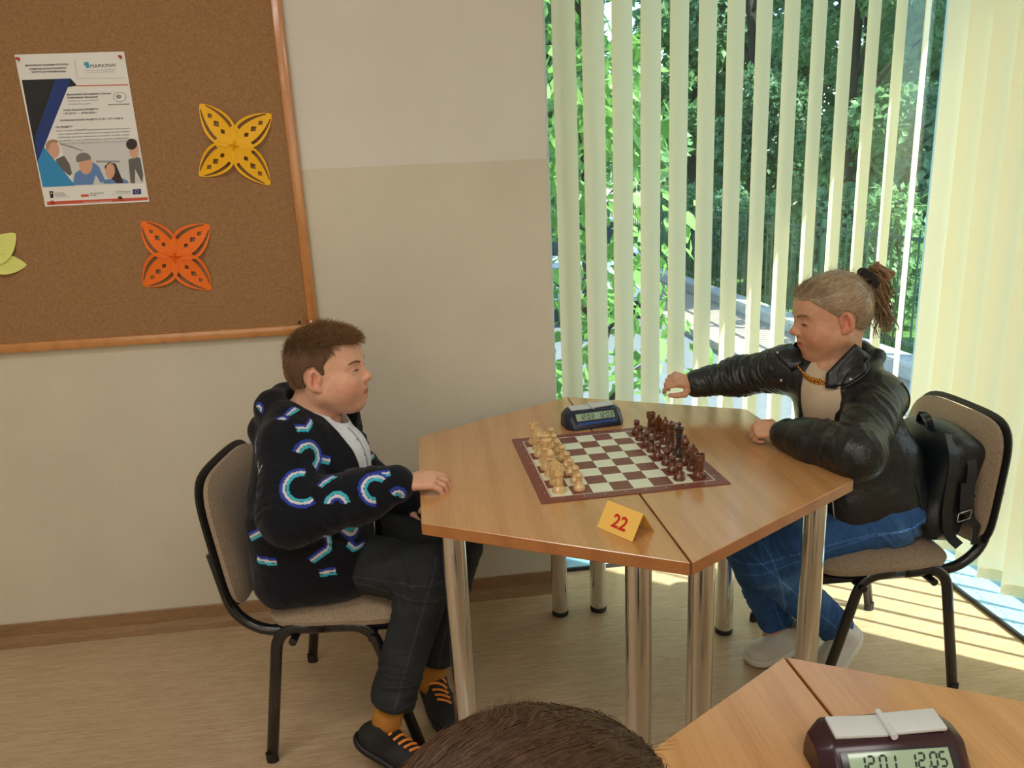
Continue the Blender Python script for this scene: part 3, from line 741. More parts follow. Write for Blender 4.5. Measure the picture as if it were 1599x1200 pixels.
# ---------------------------------------------------------------- cut paper butterflies
def wing_loops(L, Wd):
    def prof(t): return Wd * (math.sin(PI * min(1, t) ** .78)) ** .75 if 0 < t < 1 else 0
    N = 22; up = [(L * t, prof(t)) for t in [k / N for k in range(N + 1)]]
    out = up + [(x, -y) for x, y in up[-2:0:-1]]; loops = [out]
    for s in (1, -1):
        ts = [.30 + .62 * k / 12 for k in range(13)]
        loops.append([(L * t, s * prof(t) * .82) for t in ts] + [(L * t * .985, s * prof(t) * .60) for t in ts[::-1]])
    for t, r in ((.33, .062), (.52, .078), (.71, .064)):
        loops.append([(L * (t - r * 1.0), 0), (L * t, L * r * .8), (L * (t + r * 1.0), 0), (L * t, -L * r * .8)])
    return loops
def butterfly(name, c, tips, mat, label, lift=.02, wr_=.34, solid=False):
    e = empty('paper_butterfly', (c[0], CY - .001, c[1]), 0, label, 'decoration', 'paper butterflies on the cork board')
    for tx, tz in tips:
        d = Vector((tx - c[0], 0, tz - c[1])); L = d.length; a = math.atan2(d.z, d.x)
        w = shape2d('wing', wing_loops(L, L * wr_)[:1 if solid else None], mat, e, .0003)
        # bow the paper: base lifted, centre line creased
        me = w.data
        for v in me.vertices:
            t = max(0, min(1, v.co.x / L)); v.co.z += lift * (1 - t) ** 1.3 + .10 * abs(v.co.y) * 1.2 * math.sin(PI * t)
        ax = Vector((math.cos(a), 0, math.sin(a))); nrm = Vector((0, -1, 0)); ay = nrm.cross(ax)
        w.matrix_local = Matrix((ax, ay, nrm)).transposed().to_4x4()
    # folded paper ridges between the wings
    dirs = [Vector((tx - c[0], 0, tz - c[1])).normalized() for tx, tz in tips]
    for i, j in ((0, 1), (0, 2), (1, 3), (2, 3)):
        d = (dirs[i] + dirs[j]).normalized(); bm = bmesh.new()
        L = .030; s = d.cross(Vector((0, 1, 0))).normalized() * .010
        p0 = Vector((0, -lift - .012, 0)); p1 = d * L + Vector((0, -.012, 0)); p2 = d * L * .6 + s + Vector((0, -.006, 0)); p3 = d * L * .6 - s + Vector((0, -.006, 0))
        top = [bm.verts.new(p) for p in (p0, p1, p2, p3)]; bot = [bm.verts.new(p + Vector((0, .0012, 0))) for p in (p0, p1, p2, p3)]
        for q in ((0, 1, 2), (0, 3, 1)):
            bm.faces.new([top[k] for k in q]); bm.faces.new([bot[k] for k in q[::-1]])
        for a_, b_2 in ((0, 2), (2, 1), (1, 3), (3, 0)): bm.faces.new((top[a_], top[b_2], bot[b_2], bot[a_]))
        fin(bm, 'fold', mat, e)
    return e
def paper(name, c):
    t = NT(name); t.b.inputs['Base Color'].default_value = c; t.b.inputs['Roughness'].default_value = .55
    t.b.inputs['Specular IOR Level'].default_value = .3; return t.m
M_yel = paper('yellow_paper', srgb(248, 186, 24)); M_org = paper('orange_paper', srgb(246, 116, 30)); M_lime = paper('lime_paper', srgb(226, 228, 130))
butterfly('y', (-.5535, 1.6047), [(-.6395, 1.7264), (-.4374, 1.6905), (-.6721, 1.5219), (-.4671, 1.4863)], M_yel, 'yellow cut paper butterfly right of the poster on the cork board', .02, .29)
butterfly('o', (-.7757, 1.2903), [(-.8602, 1.3972), (-.6633, 1.3775), (-.8864, 1.2021), (-.6868, 1.1779)], M_org, 'orange cut paper butterfly below the poster on the cork board', .014)
lm = butterfly('l', (-1.318, 1.300), [(-1.395, 1.395), (-1.225, 1.382), (-1.395, 1.215), (-1.212, 1.2865)], M_lime, 'pale lime paper butterfly cut off by the photo\'s left edge', .02, .30, True)
pin(-1.272, 1.366, M_ping, 'green push pin in the lime butterfly\'s wing', CY - .012)

# ---------------------------------------------------------------- chess board
BC, BYAW, BS = (.4305, 1.7955), math.radians(2.2), .455
M_vin = plain('brown_vinyl', srgb(130, 72, 62), .38, vary=.04); M_light = plain('pale_squares', srgb(236, 240, 216), .35, vary=.02); M_dark = plain('brown_squares', srgb(128, 70, 62), .36, vary=.04); M_line = plain('white_print', srgb(226, 220, 204), .4)
cb = empty('chess_board', (BC[0], BC[1], .75), BYAW, 'brown and cream roll-up vinyl chess board under the chessmen', 'chess board')
bm = bmesh.new(); bx(bm, (0, 0, .0012), (BS, BS, .0018)); fin(bm, 'mat', M_vin, cb)
Q = .0492; F4 = Q * 4
def sq(bm, x, y, w, h, z): vs = [bm.verts.new(p) for p in ((x, y, z), (x + w, y, z), (x + w, y + h, z), (x, y + h, z))]; bm.faces.new(vs)
bm = bmesh.new()
for x, y, w, h in ((-F4 - .004, -F4 - .004, 2 * F4 + .008, .003), (-F4 - .004, F4 + .001, 2 * F4 + .008, .003), (-F4 - .004, -F4 - .001, .003, 2 * F4 + .002), (F4 + .001, -F4 - .001, .003, 2 * F4 + .002)): sq(bm, x, y, w, h, .0022)
fin(bm, 'border_line', M_line, cb)
sqm = {}
for k, m in ((0, M_light), (1, M_dark)):
    bm = bmesh.new(); bx(bm, (0, 0, 0), (Q, Q, .0003)); me = bpy.data.meshes.new('square'); bm.to_mesh(me); bm.free(); me.materials.append(m); sqm[k] = me
for i in range(8):
    for j in range(8):
        o = bpy.data.objects.new('square', sqm[(i + j) % 2]); COL.objects.link(o); o.parent = cb; o.location = ((i - 3.5) * Q, (j - 3.5) * Q, .00225)
for k in range(8):
    p = (k - 3.5) * Q
    for yy, r in ((-F4 - .0135, 0), (F4 + .0135, PI)): text_obj('coordinate', str(k + 1), .009, M_line, cb, (p, yy - .003 * (1 if r == 0 else -1), .0022), (0, 0, r - PI / 2 * 0), 'CENTER', .00003)
    for xx, r in ((-F4 - .0135, -PI / 2), (F4 + .0135, PI / 2)): text_obj('coordinate', 'hgfedcba'[k], .009, M_line, cb, (xx, p, .0022), (0, 0, r), 'CENTER', .00003)

# ---------------------------------------------------------------- chessmen
M_box = wood('boxwood', srgb(222, 184, 124), srgb(234, 200, 142), srgb(206, 164, 104), .32, scale=6); M_sheesham = wood('dark_rosewood', srgb(92, 46, 26), srgb(112, 58, 34), srgb(72, 34, 20), .22, scale=6)
M_ebon = wood('very_dark_wood', srgb(50, 30, 26), srgb(62, 38, 32), srgb(40, 24, 20), .22, scale=6)
def base_prof(r, h): return [(r * .96, 0), (r, .002), (r, .006), (r * .93, .0085), (r * .95, .0105), (r * .78, .0145), (r * .56, .019)]
def make_piece(kind):
    bm = bmesh.new()
    if kind == 'pawn':
        lathe(bm, base_prof(.0148, 0) + [(.0068, .027), (.0055, .034), (.0095, .0362), (.0095, .0378), (.006, .039)] + [(.0092 * math.sin(a), .0468 - .0092 * math.cos(a)) for a in np.linspace(.55, PI - .02, 9)], 20)
    elif kind == 'rook':
        lathe(bm, base_prof(.0168, 0) + [(.0105, .026), (.0092, .040), (.0098, .048), (.0128, .0505), (.0132, .053), (.0124, .055), (.0132, .067), (.0098, .067), (.0095, .062), (.001, .0615)], 22)
        for k in range(5):
            a = 2 * PI * k / 5; bx(bm, (.0116 * math.cos(a), .0116 * math.sin(a), .0682), (.0036, .0075, .003), Matrix.Rotation(a, 3, 'Z'))
    elif kind == 'bishop':
        lathe(bm, base_prof(.0168, 0) + [(.0082, .030), (.0068, .045), (.0072, .050), (.0122, .0525), (.0122, .0545), (.0078, .057), (.0108, .0625), (.0112, .068), (.009, .075), (.0045, .0815), (.0022, .083), (.0036, .0855), (.0034, .088), (.0008, .090)], 20)
    elif kind == 'queen':
        lathe(bm, base_prof(.0178, 0) + [(.0088, .033), (.0072, .050), (.0076, .058), (.0128, .0605), (.0128, .063), (.0082, .0655), (.0092, .074), (.0128, .084), (.0136, .0862), (.011, .088), (.0085, .0885), (.003, .091), (.0038, .0935), (.0028, .096), (.0006, .097)], 22)
        for k in range(9):
            a = 2 * PI * k / 9; bmesh.ops.create_icosphere(bm, subdivisions=1, radius=.0022, matrix=Matrix.Translation((.0125 * math.cos(a), .0125 * math.sin(a), .0872)))
    elif kind == 'king':
        lathe(bm, base_prof(.0185, 0) + [(.0092, .034), (.0076, .052), (.008, .062), (.0135, .0645), (.0135, .067), (.0088, .0695), (.0098, .078), (.0132, .0895), (.0136, .0915), (.0105, .094), (.005, .0955), (.0036, .0975), (.0036, .0985)], 22)
        bmesh.ops.create_icosphere(bm, subdivisions=2, radius=.0062, matrix=Matrix.Translation((0, 0, .1035)))
    else:
        lathe(bm, base_prof(.0168, 0) + [(.012, .022), (.0115, .024)], 20)
        out = [(-.013, .022), (.011, .022), (.0125, .03), (.009, .039), (.0055, .046), (.0115, .0475), (.0165, .050), (.0185, .055), (.0165, .0595), (.009, .066), (.004, .0715), (.0015, .0775), (-.002, .0725), (-.008, .068), (-.0125, .058), (-.0145, .045), (-.0148, .032)]
        lo, hi, mid = [], [], []
        for x, z in out:
            w = .0078 - .0035 * max(0, (z - .05) / .03)
            mid.append(0); lo.append(bm.verts.new((x * .94, -w, z))); hi.append(bm.verts.new((x * .94, w, z)))
        rim = [bm.verts.new((x * 1.05, 0, z + (.001 if z > .06 else 0))) for x, z in out]; n = len(out)
        f1 = bm.faces.new(lo); f2 = bm.faces.new(hi[::-1])
        for i in range(n):
            j = (i + 1) % n; bm.faces.new((lo[i], lo[j], rim[j], rim[i])); bm.faces.new((rim[i], rim[j], hi[j], hi[i]))
        bmesh.ops.triangulate(bm, faces=[f1, f2])
        for s in (-1, 1):
            bmesh.ops.create_icosphere(bm, subdivisions=1, radius=.0018, matrix=Matrix.Translation((.0065, s * .0056, .0600)))
            bx(bm, (-.001, s * .0035, .0745), (.003, .002, .008), Matrix.Rotation(-.4, 3, 'Y'))
    bmesh.ops.recalc_face_normals(bm, faces=bm.faces)
    me = bpy.data.meshes.new(kind); bm.to_mesh(me); bm.free()
    me.polygons.foreach_set('use_smooth', [True] * len(me.polygons))
    try: me.set_sharp_from_angle(angle=math.radians(38 if kind != 'knight' else 50))
    except Exception: pass
    return me
PM = {}
for k in ('pawn', 'rook', 'knight', 'bishop', 'queen', 'king'):
    base = make_piece(k); base.transform(Matrix.Diagonal((.98, .98, {'pawn': .76, 'rook': .86}.get(k, .85), 1)))
    for c, m in (('w', M_box), ('b', M_sheesham)):
        q = base.copy(); q.materials.append(M_ebon if (k, c) == ('king', 'b') else m); PM[k, c] = q
order = ['rook', 'knight', 'bishop', 'king', 'queen', 'bishop', 'knight', 'rook']
ordw = ['frontmost', 'second', 'third', 'fourth', 'fifth', 'sixth', 'seventh', 'last']
cB, sB = math.cos(BYAW), math.sin(BYAW)
def put(kind, col, rank, file, label, group, rot=0):
    o = bpy.data.objects.new(kind, PM[kind, col]); COL.objects.link(o)
    x = (rank - 3.5) * Q + random.uniform(-.004, .004); y = (file - 3.5) * Q + random.uniform(-.004, .004)
    o.location = (BC[0] + x * cB - y * sB, BC[1] + x * sB + y * cB, .7524); o.rotation_euler.z = BYAW + rot + random.uniform(-.25, .25)
    o.name = {'w': 'white_', 'b': 'black_'}[col] + kind
    tag(o, label, 'chess piece', group)
for f in range(8):
    k = order[f]; side = '' if k in ('king', 'queen') else (' on the number card side' if f < 4 else ' on the clock side')
    for col, cname, rank, prank in (('w', 'pale wooden', 0, 1), ('b', 'dark brown wooden', 7, 6)):
        put(k, col, rank, f, f'{cname} chess {k}{side}' + (' nearest the boy' if col == 'w' else ' nearest the girl') , 'pale chessmen' if col == 'w' else 'dark chessmen', 0 if col == 'w' else PI)
        put('pawn', col, prank, f, f'{cname} pawn, {ordw[f]} of its row counted from the number card', 'pale pawns' if col == 'w' else 'dark pawns')

# ---------------------------------------------------------------- number card
M_card = paper('yellow_card', srgb(252, 204, 104)); M_card22 = paper('red_ink', srgb(206, 50, 30))
p0, p1, bk = Vector((.308, 1.423, .75)), Vector((.362, 1.341, .75)), Vector((.059, .035, 0))
ax = (p1 - p0); cw = ax.length; ax.normalize(); hgt = .050
e = empty('number_card', (p0 + p1) / 2 + bk / 2, math.atan2(ax.y, ax.x), 'yellow folded card tent with the red number 22 on the table', 'sign')
dpt = bk.length * .5
def panel(sg):
    bm = bmesh.new(); t = .0005
    pts = [(-cw / 2, sg * dpt, 0), (cw / 2, sg * dpt, 0), (cw / 2, 0, hgt), (-cw / 2, 0, hgt)]
    n = Vector((0, sg * hgt, dpt)).normalized() * t
    a = [bm.verts.new(Vector(p) + Vector((0, 0, .0008))) for p in pts]; b = [bm.verts.new(Vector(p) - n + Vector((0, 0, .0008))) for p in pts]
    bm.faces.new(a); bm.faces.new(b[::-1])
    for i in range(4): bm.faces.new((a[i], a[(i + 1) % 4], b[(i + 1) % 4], b[i]))
    return fin(bm, 'panel', M_card, e)
panel(-1); panel(1)
tilt = math.atan2(hgt, dpt)
text_obj('lettering', '22', .040, M_card22, e, (.003, -dpt * .78 - .0006, hgt * .22 + .0008), (tilt, 0, 0), 'CENTER', .0002, .0009)

# ---------------------------------------------------------------- chess clocks
SEG = {'0': 'abcdef', '1': 'bc', '2': 'abged', '3': 'abgcd', '5': 'afgcd', '7': 'abc'}
def seven(s, h, x0, mat, parent, loc, rot):
    """seven segment digits as flat printed segments"""
    bm = bmesh.new(); w = h * .5; t = h * .085
    def hx(x, y, L, vert):
        q = [(-L / 2 + t, -t), (L / 2 - t, -t), (L / 2, 0), (L / 2 - t, t), (-L / 2 + t, t), (-L / 2, 0)]
        vs = [bm.verts.new((x + (b if vert else a) + .12 * (y + (a if vert else b)), y + (a if vert else b), 0)) for a, b in q]; bm.faces.new(vs)
    x = x0
    for c in s:
        if c in '.:':
            for yy in ((0.04,) if c == '.' else (.3, .7)):
                bx(bm, (x + .1 * h, yy * h, 0), (.1 * h, .1 * h, .00005))
            x += .25 * h; continue
        P = {'a': (w / 2, h, 0), 'g': (w / 2, h / 2, 0), 'd': (w / 2, 0, 0), 'f': (0, h * .75, 1), 'b': (w, h * .75, 1), 'e': (0, h * .25, 1), 'c': (w, h * .25, 1)}
        for q in SEG[c]: px, py, v = P[q]; hx(x + px, py, (h / 2 if v else w) * .92, v)
        x += w * 1.45
    o = fin(bm, 'lcd_digits', mat, parent, loc); o.rotation_euler = rot; return o
M_lcd = plain('grey_green_lcd', srgb(160, 186, 158), .18, vary=.02); M_dig = plain('lcd_ink', srgb(34, 48, 42), .5); M_lever = plain('pale_grey_lever', srgb(206, 210, 210), .4, vary=.02)
def clock(loc, yaw, mbody, mstrip, times, label, sc=1.0):
    e = empty('chess_clock', loc, yaw, label, 'chess clock', 'digital chess clocks'); e.scale = (sc, sc, sc)
    w = .082
    sec = [(-.048, 0), (-.048, .010), (-.014, .047), (-.006, .052), (.030, .056), (.038, .054), (.050, .022), (.050, 0)]
    bm = bmesh.new(); rows = []
    for x, s, dy in ((-w - .014, .62, .004), (-w, .93, 0), (-w + .006, 1, 0), (w - .006, 1, 0), (w, .93, 0), (w + .014, .62, .004)):
        rows.append([bm.verts.new((x, y * s + dy, z * (s if s > .9 else .75))) for y, z in sec])
    n = len(sec)
    for a, b in zip(rows, rows[1:]):
        for k in range(n): bm.faces.new((a[k], a[(k + 1) % n], b[(k + 1) % n], b[k]))
    bm.faces.new(rows[0]); bm.faces.new(rows[-1][::-1])
    bmesh.ops.bevel(bm, geom=bm.edges[:], offset=.0012, segments=2, affect='EDGES')
    fin(bm, 'housing', mbody, e, auto=40)
    for s in (-1, 1):
        bm = bmesh.new(); bx(bm, (s * .0375, .014, .0568 + s * .0012), (.070, .034, .006), Matrix.Rotation(math.radians(-s * 2), 3, 'Y') @ Matrix.Rotation(math.radians(6), 3, 'X'), .002)
        fin(bm, 'lever', M_lever, e, auto=40)
    bm = bmesh.new(); tube(bm, [(0, -.010, .057), (0, .034, .0605)], .0045, 12); fin(bm, 'pivot', M_lever, e, auto=50)
    tl = math.atan2(.037, .034)      # front face slope
    R = Matrix.Rotation(tl, 3, 'X'); mid = Vector((0, -.031, .0285)); nrm = R @ Vector((0, 0, 1)); up = R @ Vector((0, 1, 0))
    def on(c, s, mat, name, d):
        p = mid + up * c[1] + Vector((c[0], 0, 0)) + nrm * d
        return box_obj(name, p, s, mat, e, .0004, R)
    on((0, 0), (.146, .045, .002), plain('clock_bezel', (.02, .02, .025, 1), .25), 'bezel', .0004)
    on((0, .008), (.128, .025, .001), M_lcd, 'lcd_screen', .0014)
    on((0, -.0145), (.132, .010, .001), mstrip, 'button_strip', .0014)
    for k in range(5): on((-.05 + .025 * k, -.0145), (.012, .005, .0016), mstrip, 'button', .0020)
    for s, tm in ((-1, times[0]), (1, times[1])):
        p = mid + up * (-.0005) + Vector((s * .032 - .022, 0, 0)) + nrm * .0022
        seven(tm, .016, 0, M_dig, e, p, (tl, 0, 0))
    return e
M_cl1 = plain('dark_navy_plastic', srgb(34, 38, 58), .3); M_st1 = plain('blue_panel', srgb(34, 72, 140), .3)
M_cl2 = plain('dark_maroon_plastic', srgb(52, 26, 34), .26); M_st2 = plain('maroon_panel', srgb(70, 34, 44), .3)
clock((.448, 2.098, .7502), math.radians(8.7), M_cl1, M_st1, ('12.03', '12.03'), 'dark blue digital chess clock behind the board reading 12.03 twice', .93)
clock((.508, .706, .7502), math.radians(-4.5), M_cl2, M_st2, ('12.01', '12.05'), 'maroon digital chess clock at the bottom edge reading 12.01 and 12.05', .94)
BOY_MOTIFS = [([-0.396, 1.71, 0.73], 'half', 0.022, 0.6, False),
    ([-0.31, 1.7, 0.676], 'half', 0.024, 2.4, False),
    ([-0.381, 1.71, 0.707], 'bar', 0.016, 0.6, False),
    ([-0.449, 1.86, 0.939], 'half', 0.02, 1.0, False),
    ([-0.365, 1.8, 0.925], 'bar', 0.02, 0.6, False),
    ([-0.264, 1.72, 0.846], 'bar', 0.02, -0.5, False),
    ([-0.15, 1.66, 0.81], 'bar', 0.018, -0.3, False),
    ([-0.304, 1.7, 0.863], 'arc', 0.04, 0.5, False),
    ([-0.379, 1.76, 0.931], 'half', 0.018, 1.57, False),
    ([-0.309, 1.74, 0.927], 'chev', 0.026, -0.3, False),
    ([-0.336, 1.66, 0.791], 'arc', 0.05, 3.14, False),
    ([-0.248, 1.64, 0.764], 'half', 0.03, 1.57, True),
    ([-0.166, 1.64, 0.788], 'arc', 0.04, 2.6, False),
    ([-0.43, 1.72, 0.684], 'bar', 0.055, 0.5, False),
    ([-0.396, 1.74, 0.822], 'vee', 0.028, 0, False),
    ([-0.274, 1.66, 0.828], 'bar', 0.022, 0.55, False),
    ([-0.435, 1.73, 0.717], 'bar', 0.03, 0.5, False),
    ([-0.383, 1.71, 0.653], 'half', 0.026, 1.4, False),
    ([-0.3, 1.7, 0.629], 'chev', 0.056, 0.75, False),
    ([-0.445, 1.72, 0.599], 'bar', 0.026, -0.1, False),
    ([-0.236, 1.7, 0.686], 'half', 0.038, -1.57, False),
    ([-0.226, 1.7, 0.604], 'chev', 0.026, -0.8, False),
    ([-0.432, 1.72, 0.771], 'arc', 0.034, 0, False),
    ([-0.429, 1.78, 0.875], 'bar', 0.03, -0.8, False),
    ([-0.305, 1.7, 0.559], 'bar', 0.02, 0.1, False),
    ([-0.19, 2.02, 0.73], 'chev', 0.028, -0.6, False),
    ([-0.209, 2.02, 0.777], 'bar', 0.02, -0.3, False),
    ([-0.116, 1.64, 0.767], 'half', 0.025, 1.0, False)]
# ---------------------------------------------------------------- people
M_skin = vcol('skin', .48, (220, .06, .001), .4, .12)
M_hair = None
def hair_mat(name, c0, c1, rough=.42):
    t = NT(name); v = t.coord((1, 1, 1)); n = t.noise(v, 90, 4, .6); n2 = t.noise(v, 400, 2)
    t.l(t.mix(t.ramp(n, [(.3, c0), (.7, c1)]), t.ramp(n2, [(.3, c0), (.7, c1)]), .5), t.b.inputs['Base Color'])
    t.b.inputs['Roughness'].default_value = rough; t.b.inputs['Specular IOR Level'].default_value = .4; return t.m
M_eyew = plain('eye_white', srgb(226, 220, 214), .15, vary=.01); M_iris = plain('iris_grey_blue', srgb(70, 78, 84), .1); M_pupil = plain('pupil', srgb(12, 12, 12), .1)
M_brow = hair_mat('eyebrow_hair', srgb(128, 92, 66), srgb(158, 120, 90))
M_lash = plain('eyelash', srgb(40, 28, 22), .6)

def head(S, t, R, sc, cheek=1.0, mouth_open=.0, lid=.0030, lz=-.0035):
    """head in its own frame: x forward, y left, z up, chin at -.115, crown at +.112"""
    S.frame(t, R, sc)
    S.ell((-.014, 0, .030), (.094, .0755, .084), k=.02)
    S.ell((-.045, 0, .005), (.055, .066, .065), k=.03)                       # back of the skull
    S.ell((.028, 0, -.022), (.066, .0635, .084), k=.03)                       # face
    S.ell((.044, 0, .042), (.046, .058, .046), k=.03)                         # forehead
    for s in (-1, 1):
        S.ell((.046, s * .038, -.046), (.034 * cheek, .030 * cheek, .036 * cheek), k=.03)  # cheeks
        S.cone((-.004, s * .052, -.055), (.050, s * .016, -.092), .024, .018, k=.03)        # jaw line
        S.cone((.084, s * .010, .016), (.070, s * .046, .016), .0085, .007, k=.016)         # brow
    S.sph((.0665, 0, -.093), .0165, k=.020)
    S.ell((.030, 0, -.094), (.036, .034, .020), k=.03)                        # soft chin underside
    S.ell((.0765, 0, -.062), (.0175, .025, .022), k=.018)                       # muzzle
    for s in (-1, 1): S.sph((.0955, s * .031, -.001), .0155, 's', .014)       # sockets
    for s in (-1, 1): S.ell((.0735, s * .031, -.002), (.0150, .0165, .0135), k=.004)  # lids around the eyeballs
    for s in (-1, 1):
        R2 = np.array(Matrix.Rotation(s * .25, 3, 'Z'))
        S.ell((.0895, s * .0318, lz), (.009, .0135, lid), 's', .0015, R2)   # eye slit
    S.cone((.086, 0, .006), (.1015, 0, -.025), .0072, .0092, k=.012)          # nose
    S.sph((.1060, 0, -.0275), .0096, k=.008)
    for s in (-1, 1):
        S.ell((.0945, s * .0105, -.0335), (.0095, .0068, .0070), k=.006)
        S.ell((.0985, s * .0058, -.0405), (.0045, .0028, .0030), 's', .003)
    S.cone((.0915, -.002, -.046), (.0925, -.0, -.053), .003, .003, 's', .004) # philtrum
    mo = mouth_open
    for s in (-1, 1):
        S.cone((.0930, 0, -.0585), (.0835, s * .0205, -.0625), .0050, .0024, k=.004)
        S.cone((.0905, 0, -.0695 - mo), (.0825, s * .0185, -.0645 - mo * .4), .0056, .0026, k=.004)
    S.ell((.0965, 0, -.0640 - mo * .5), (.010, .0185, .0013 + mo * .42), 's', .002)
    for s in (-1, 1):                                                         # ears
        RE = np.array(Matrix.Rotation(s * -.35, 3, 'Z') @ Matrix.Rotation(.12, 3, 'Y'))
        S.ell((-.010, s * .0810, -.010), (.0185, .0085, .0300), k=.006, R=RE)
        S.ell((-.005, s * .0885, -.007), (.0125, .0115, .0205), 's', .002, RE)
        S.ell((-.014, s * .0860, -.004), (.0032, .0032, .0180), k=.004, R=RE)
        S.ell((.0030, s * .0800, -.013), (.0035, .0045, .0065), k=.004)
        S.ell((-.002, s * .0790, -.034), (.0085, .0055, .0085), k=.006)
    S.frame()
def head_color(V, t, R, sc, base, blush, lip, ear):
    q = ((V - np.asarray(t)) @ np.asarray(R)) / sc
    c = np.tile(np.array(base[:3]), (len(V), 1)).astype(float)
    def blend(col, w): c[:] = c * (1 - w[:, None]) + np.array(col[:3]) * w[:, None]
    ins = (np.linalg.norm(q, axis=1) < .16)
    for s in (-1, 1):
        blend(blush, .55 * ins * np.exp(-(((q[:, 0] - .066) / .034) ** 2 + ((q[:, 1] - s * .044) / .034) ** 2 + ((q[:, 2] + .044) / .026) ** 2)))
        blend(ear, .7 * np.exp(-(((q[:, 0] + .010) / .02) ** 2 + ((q[:, 1] - s * .084) / .010) ** 2 + ((q[:, 2] + .010) / .03) ** 2)))
        blend(blush, .25 * np.exp(-(((q[:, 0] - .088) / .02) ** 2 + ((q[:, 1] - s * .031) / .018) ** 2 + ((q[:, 2] + .0) / .012) ** 2)))
    blend(blush, .4 * np.exp(-(((q[:, 0] - .105) / .014) ** 2 + (q[:, 1] / .013) ** 2 + ((q[:, 2] + .03) / .014) ** 2)))
    zl = -.0645; wl = (np.abs(q[:, 1]) < .021) * np.clip(1.2 - np.abs(q[:, 2] - zl) / (.0098 * (1 - (np.abs(q[:, 1]) / .024) ** 2 * .7)), 0, 1) * (q[:, 0] > .078)
    blend(lip, np.clip(wl * 2.2, 0, 1) * .8)
    return c
def eyes(t, R, sc, parent, look=(1, 0, 0), lz=-.0035, lid=.003):
    M4 = Matrix(R.tolist()).to_4x4(); M4.translation = Vector(t)
    for s in (-1, 1):
        c = Vector((.0735, s * .031, -.003)); bm = bmesh.new()
        bmesh.ops.create_uvsphere(bm, u_segments=20, v_segments=14, radius=.0136)
        L = Vector(look).normalized()
        for f in bm.faces:
            a = f.calc_center_median().normalized().angle(L); f.material_index = 2 if a < .2 else (1 if a < .48 else 0)
        bmesh.ops.transform(bm, matrix=M4 @ Matrix.Diagonal((sc, sc, sc, 1)) @ Matrix.Translation(c), verts=bm.verts)
        bmesh.ops.translate(bm, verts=bm.verts, vec=-parent.location)
        o = fin(bm, 'eye', [M_eyew, M_iris, M_pupil], parent, smooth=True)
        bm = bmesh.new()   # upper lashes, thin curved line on the lid
        pts = [M4 @ (Vector((.0890 - max(0, s * u + .35) ** 2 * .0065, s * .0320 + u * .0142, lz + lid * .85 - lid * 1.1 * u * u)) * sc) - parent.location for u in np.linspace(-1, 1, 11)]
        tube(bm, pts, [(.0006 + .0009 * math.sin(PI * k / 10)) * sc for k in range(11)], 5); fin(bm, 'eyelashes', M_lash, parent, smooth=True)
def strands(name, roots, dirs, lens, mat, parent, width=.0011, steps=4, curl=0.0, grav=0.0, hug=None):
    """many thin three-sided hairs; dirs: function(root, k)->direction"""
    n = len(roots); P = np.array(roots); V = []; D = np.array(dirs); L = np.array(lens)
    pts = [P.copy()]
    for k in range(steps):
        D2 = D + RNG.normal(0, .10 + curl, D.shape); D2[:, 2] -= grav * (k + 1) / steps
        if hug is not None:
            rv = pts[-1] - np.asarray(hug); rl = np.linalg.norm(rv, axis=1)[:, None]; D2 = D2 - rv / rl * (L / steps)[:, None] / rl * 1.35
        D2 /= np.linalg.norm(D2, axis=1)[:, None]; D = D2; pts.append(pts[-1] + D * (L / steps)[:, None])
    pts = np.stack(pts, 1)                                   # n, steps+1, 3
    T = np.gradient(pts, axis=1); T /= np.linalg.norm(T, axis=2)[..., None] + 1e-9
    ref = RNG.normal(0, 1, (n, 1, 3)); U = np.cross(T, ref); U /= np.linalg.norm(U, axis=2)[..., None] + 1e-9; Wv = np.cross(T, U)
    taper = np.linspace(1, .25, steps + 1)[None, :, None] * width
    ring = np.stack([pts + (U * math.cos(a) + Wv * math.sin(a)) * taper for a in (0, 2 * PI / 3, 4 * PI / 3)], 2)   # n, s+1, 3, 3
    V = ring.reshape(-1, 3); s1 = steps + 1
    base = (np.arange(n) * s1 * 3)[:, None, None] + (np.arange(steps) * 3)[None, :, None]; k = np.arange(3)[None, None, :]; kn = (k + 1) % 3
    F = np.stack([base + k, base + kn, base + 3 + kn, base + 3 + k], -1).reshape(-1, 4)
    me = np_mesh(name, V - np.array(parent.location), F); o = link(name, me, mat, parent); o['kind'] = 'stuff'; return o
def limbs_skin(S, pts, rs): S.chain(pts, rs, k=.03)
def person_empty(name, loc, label):
    pass

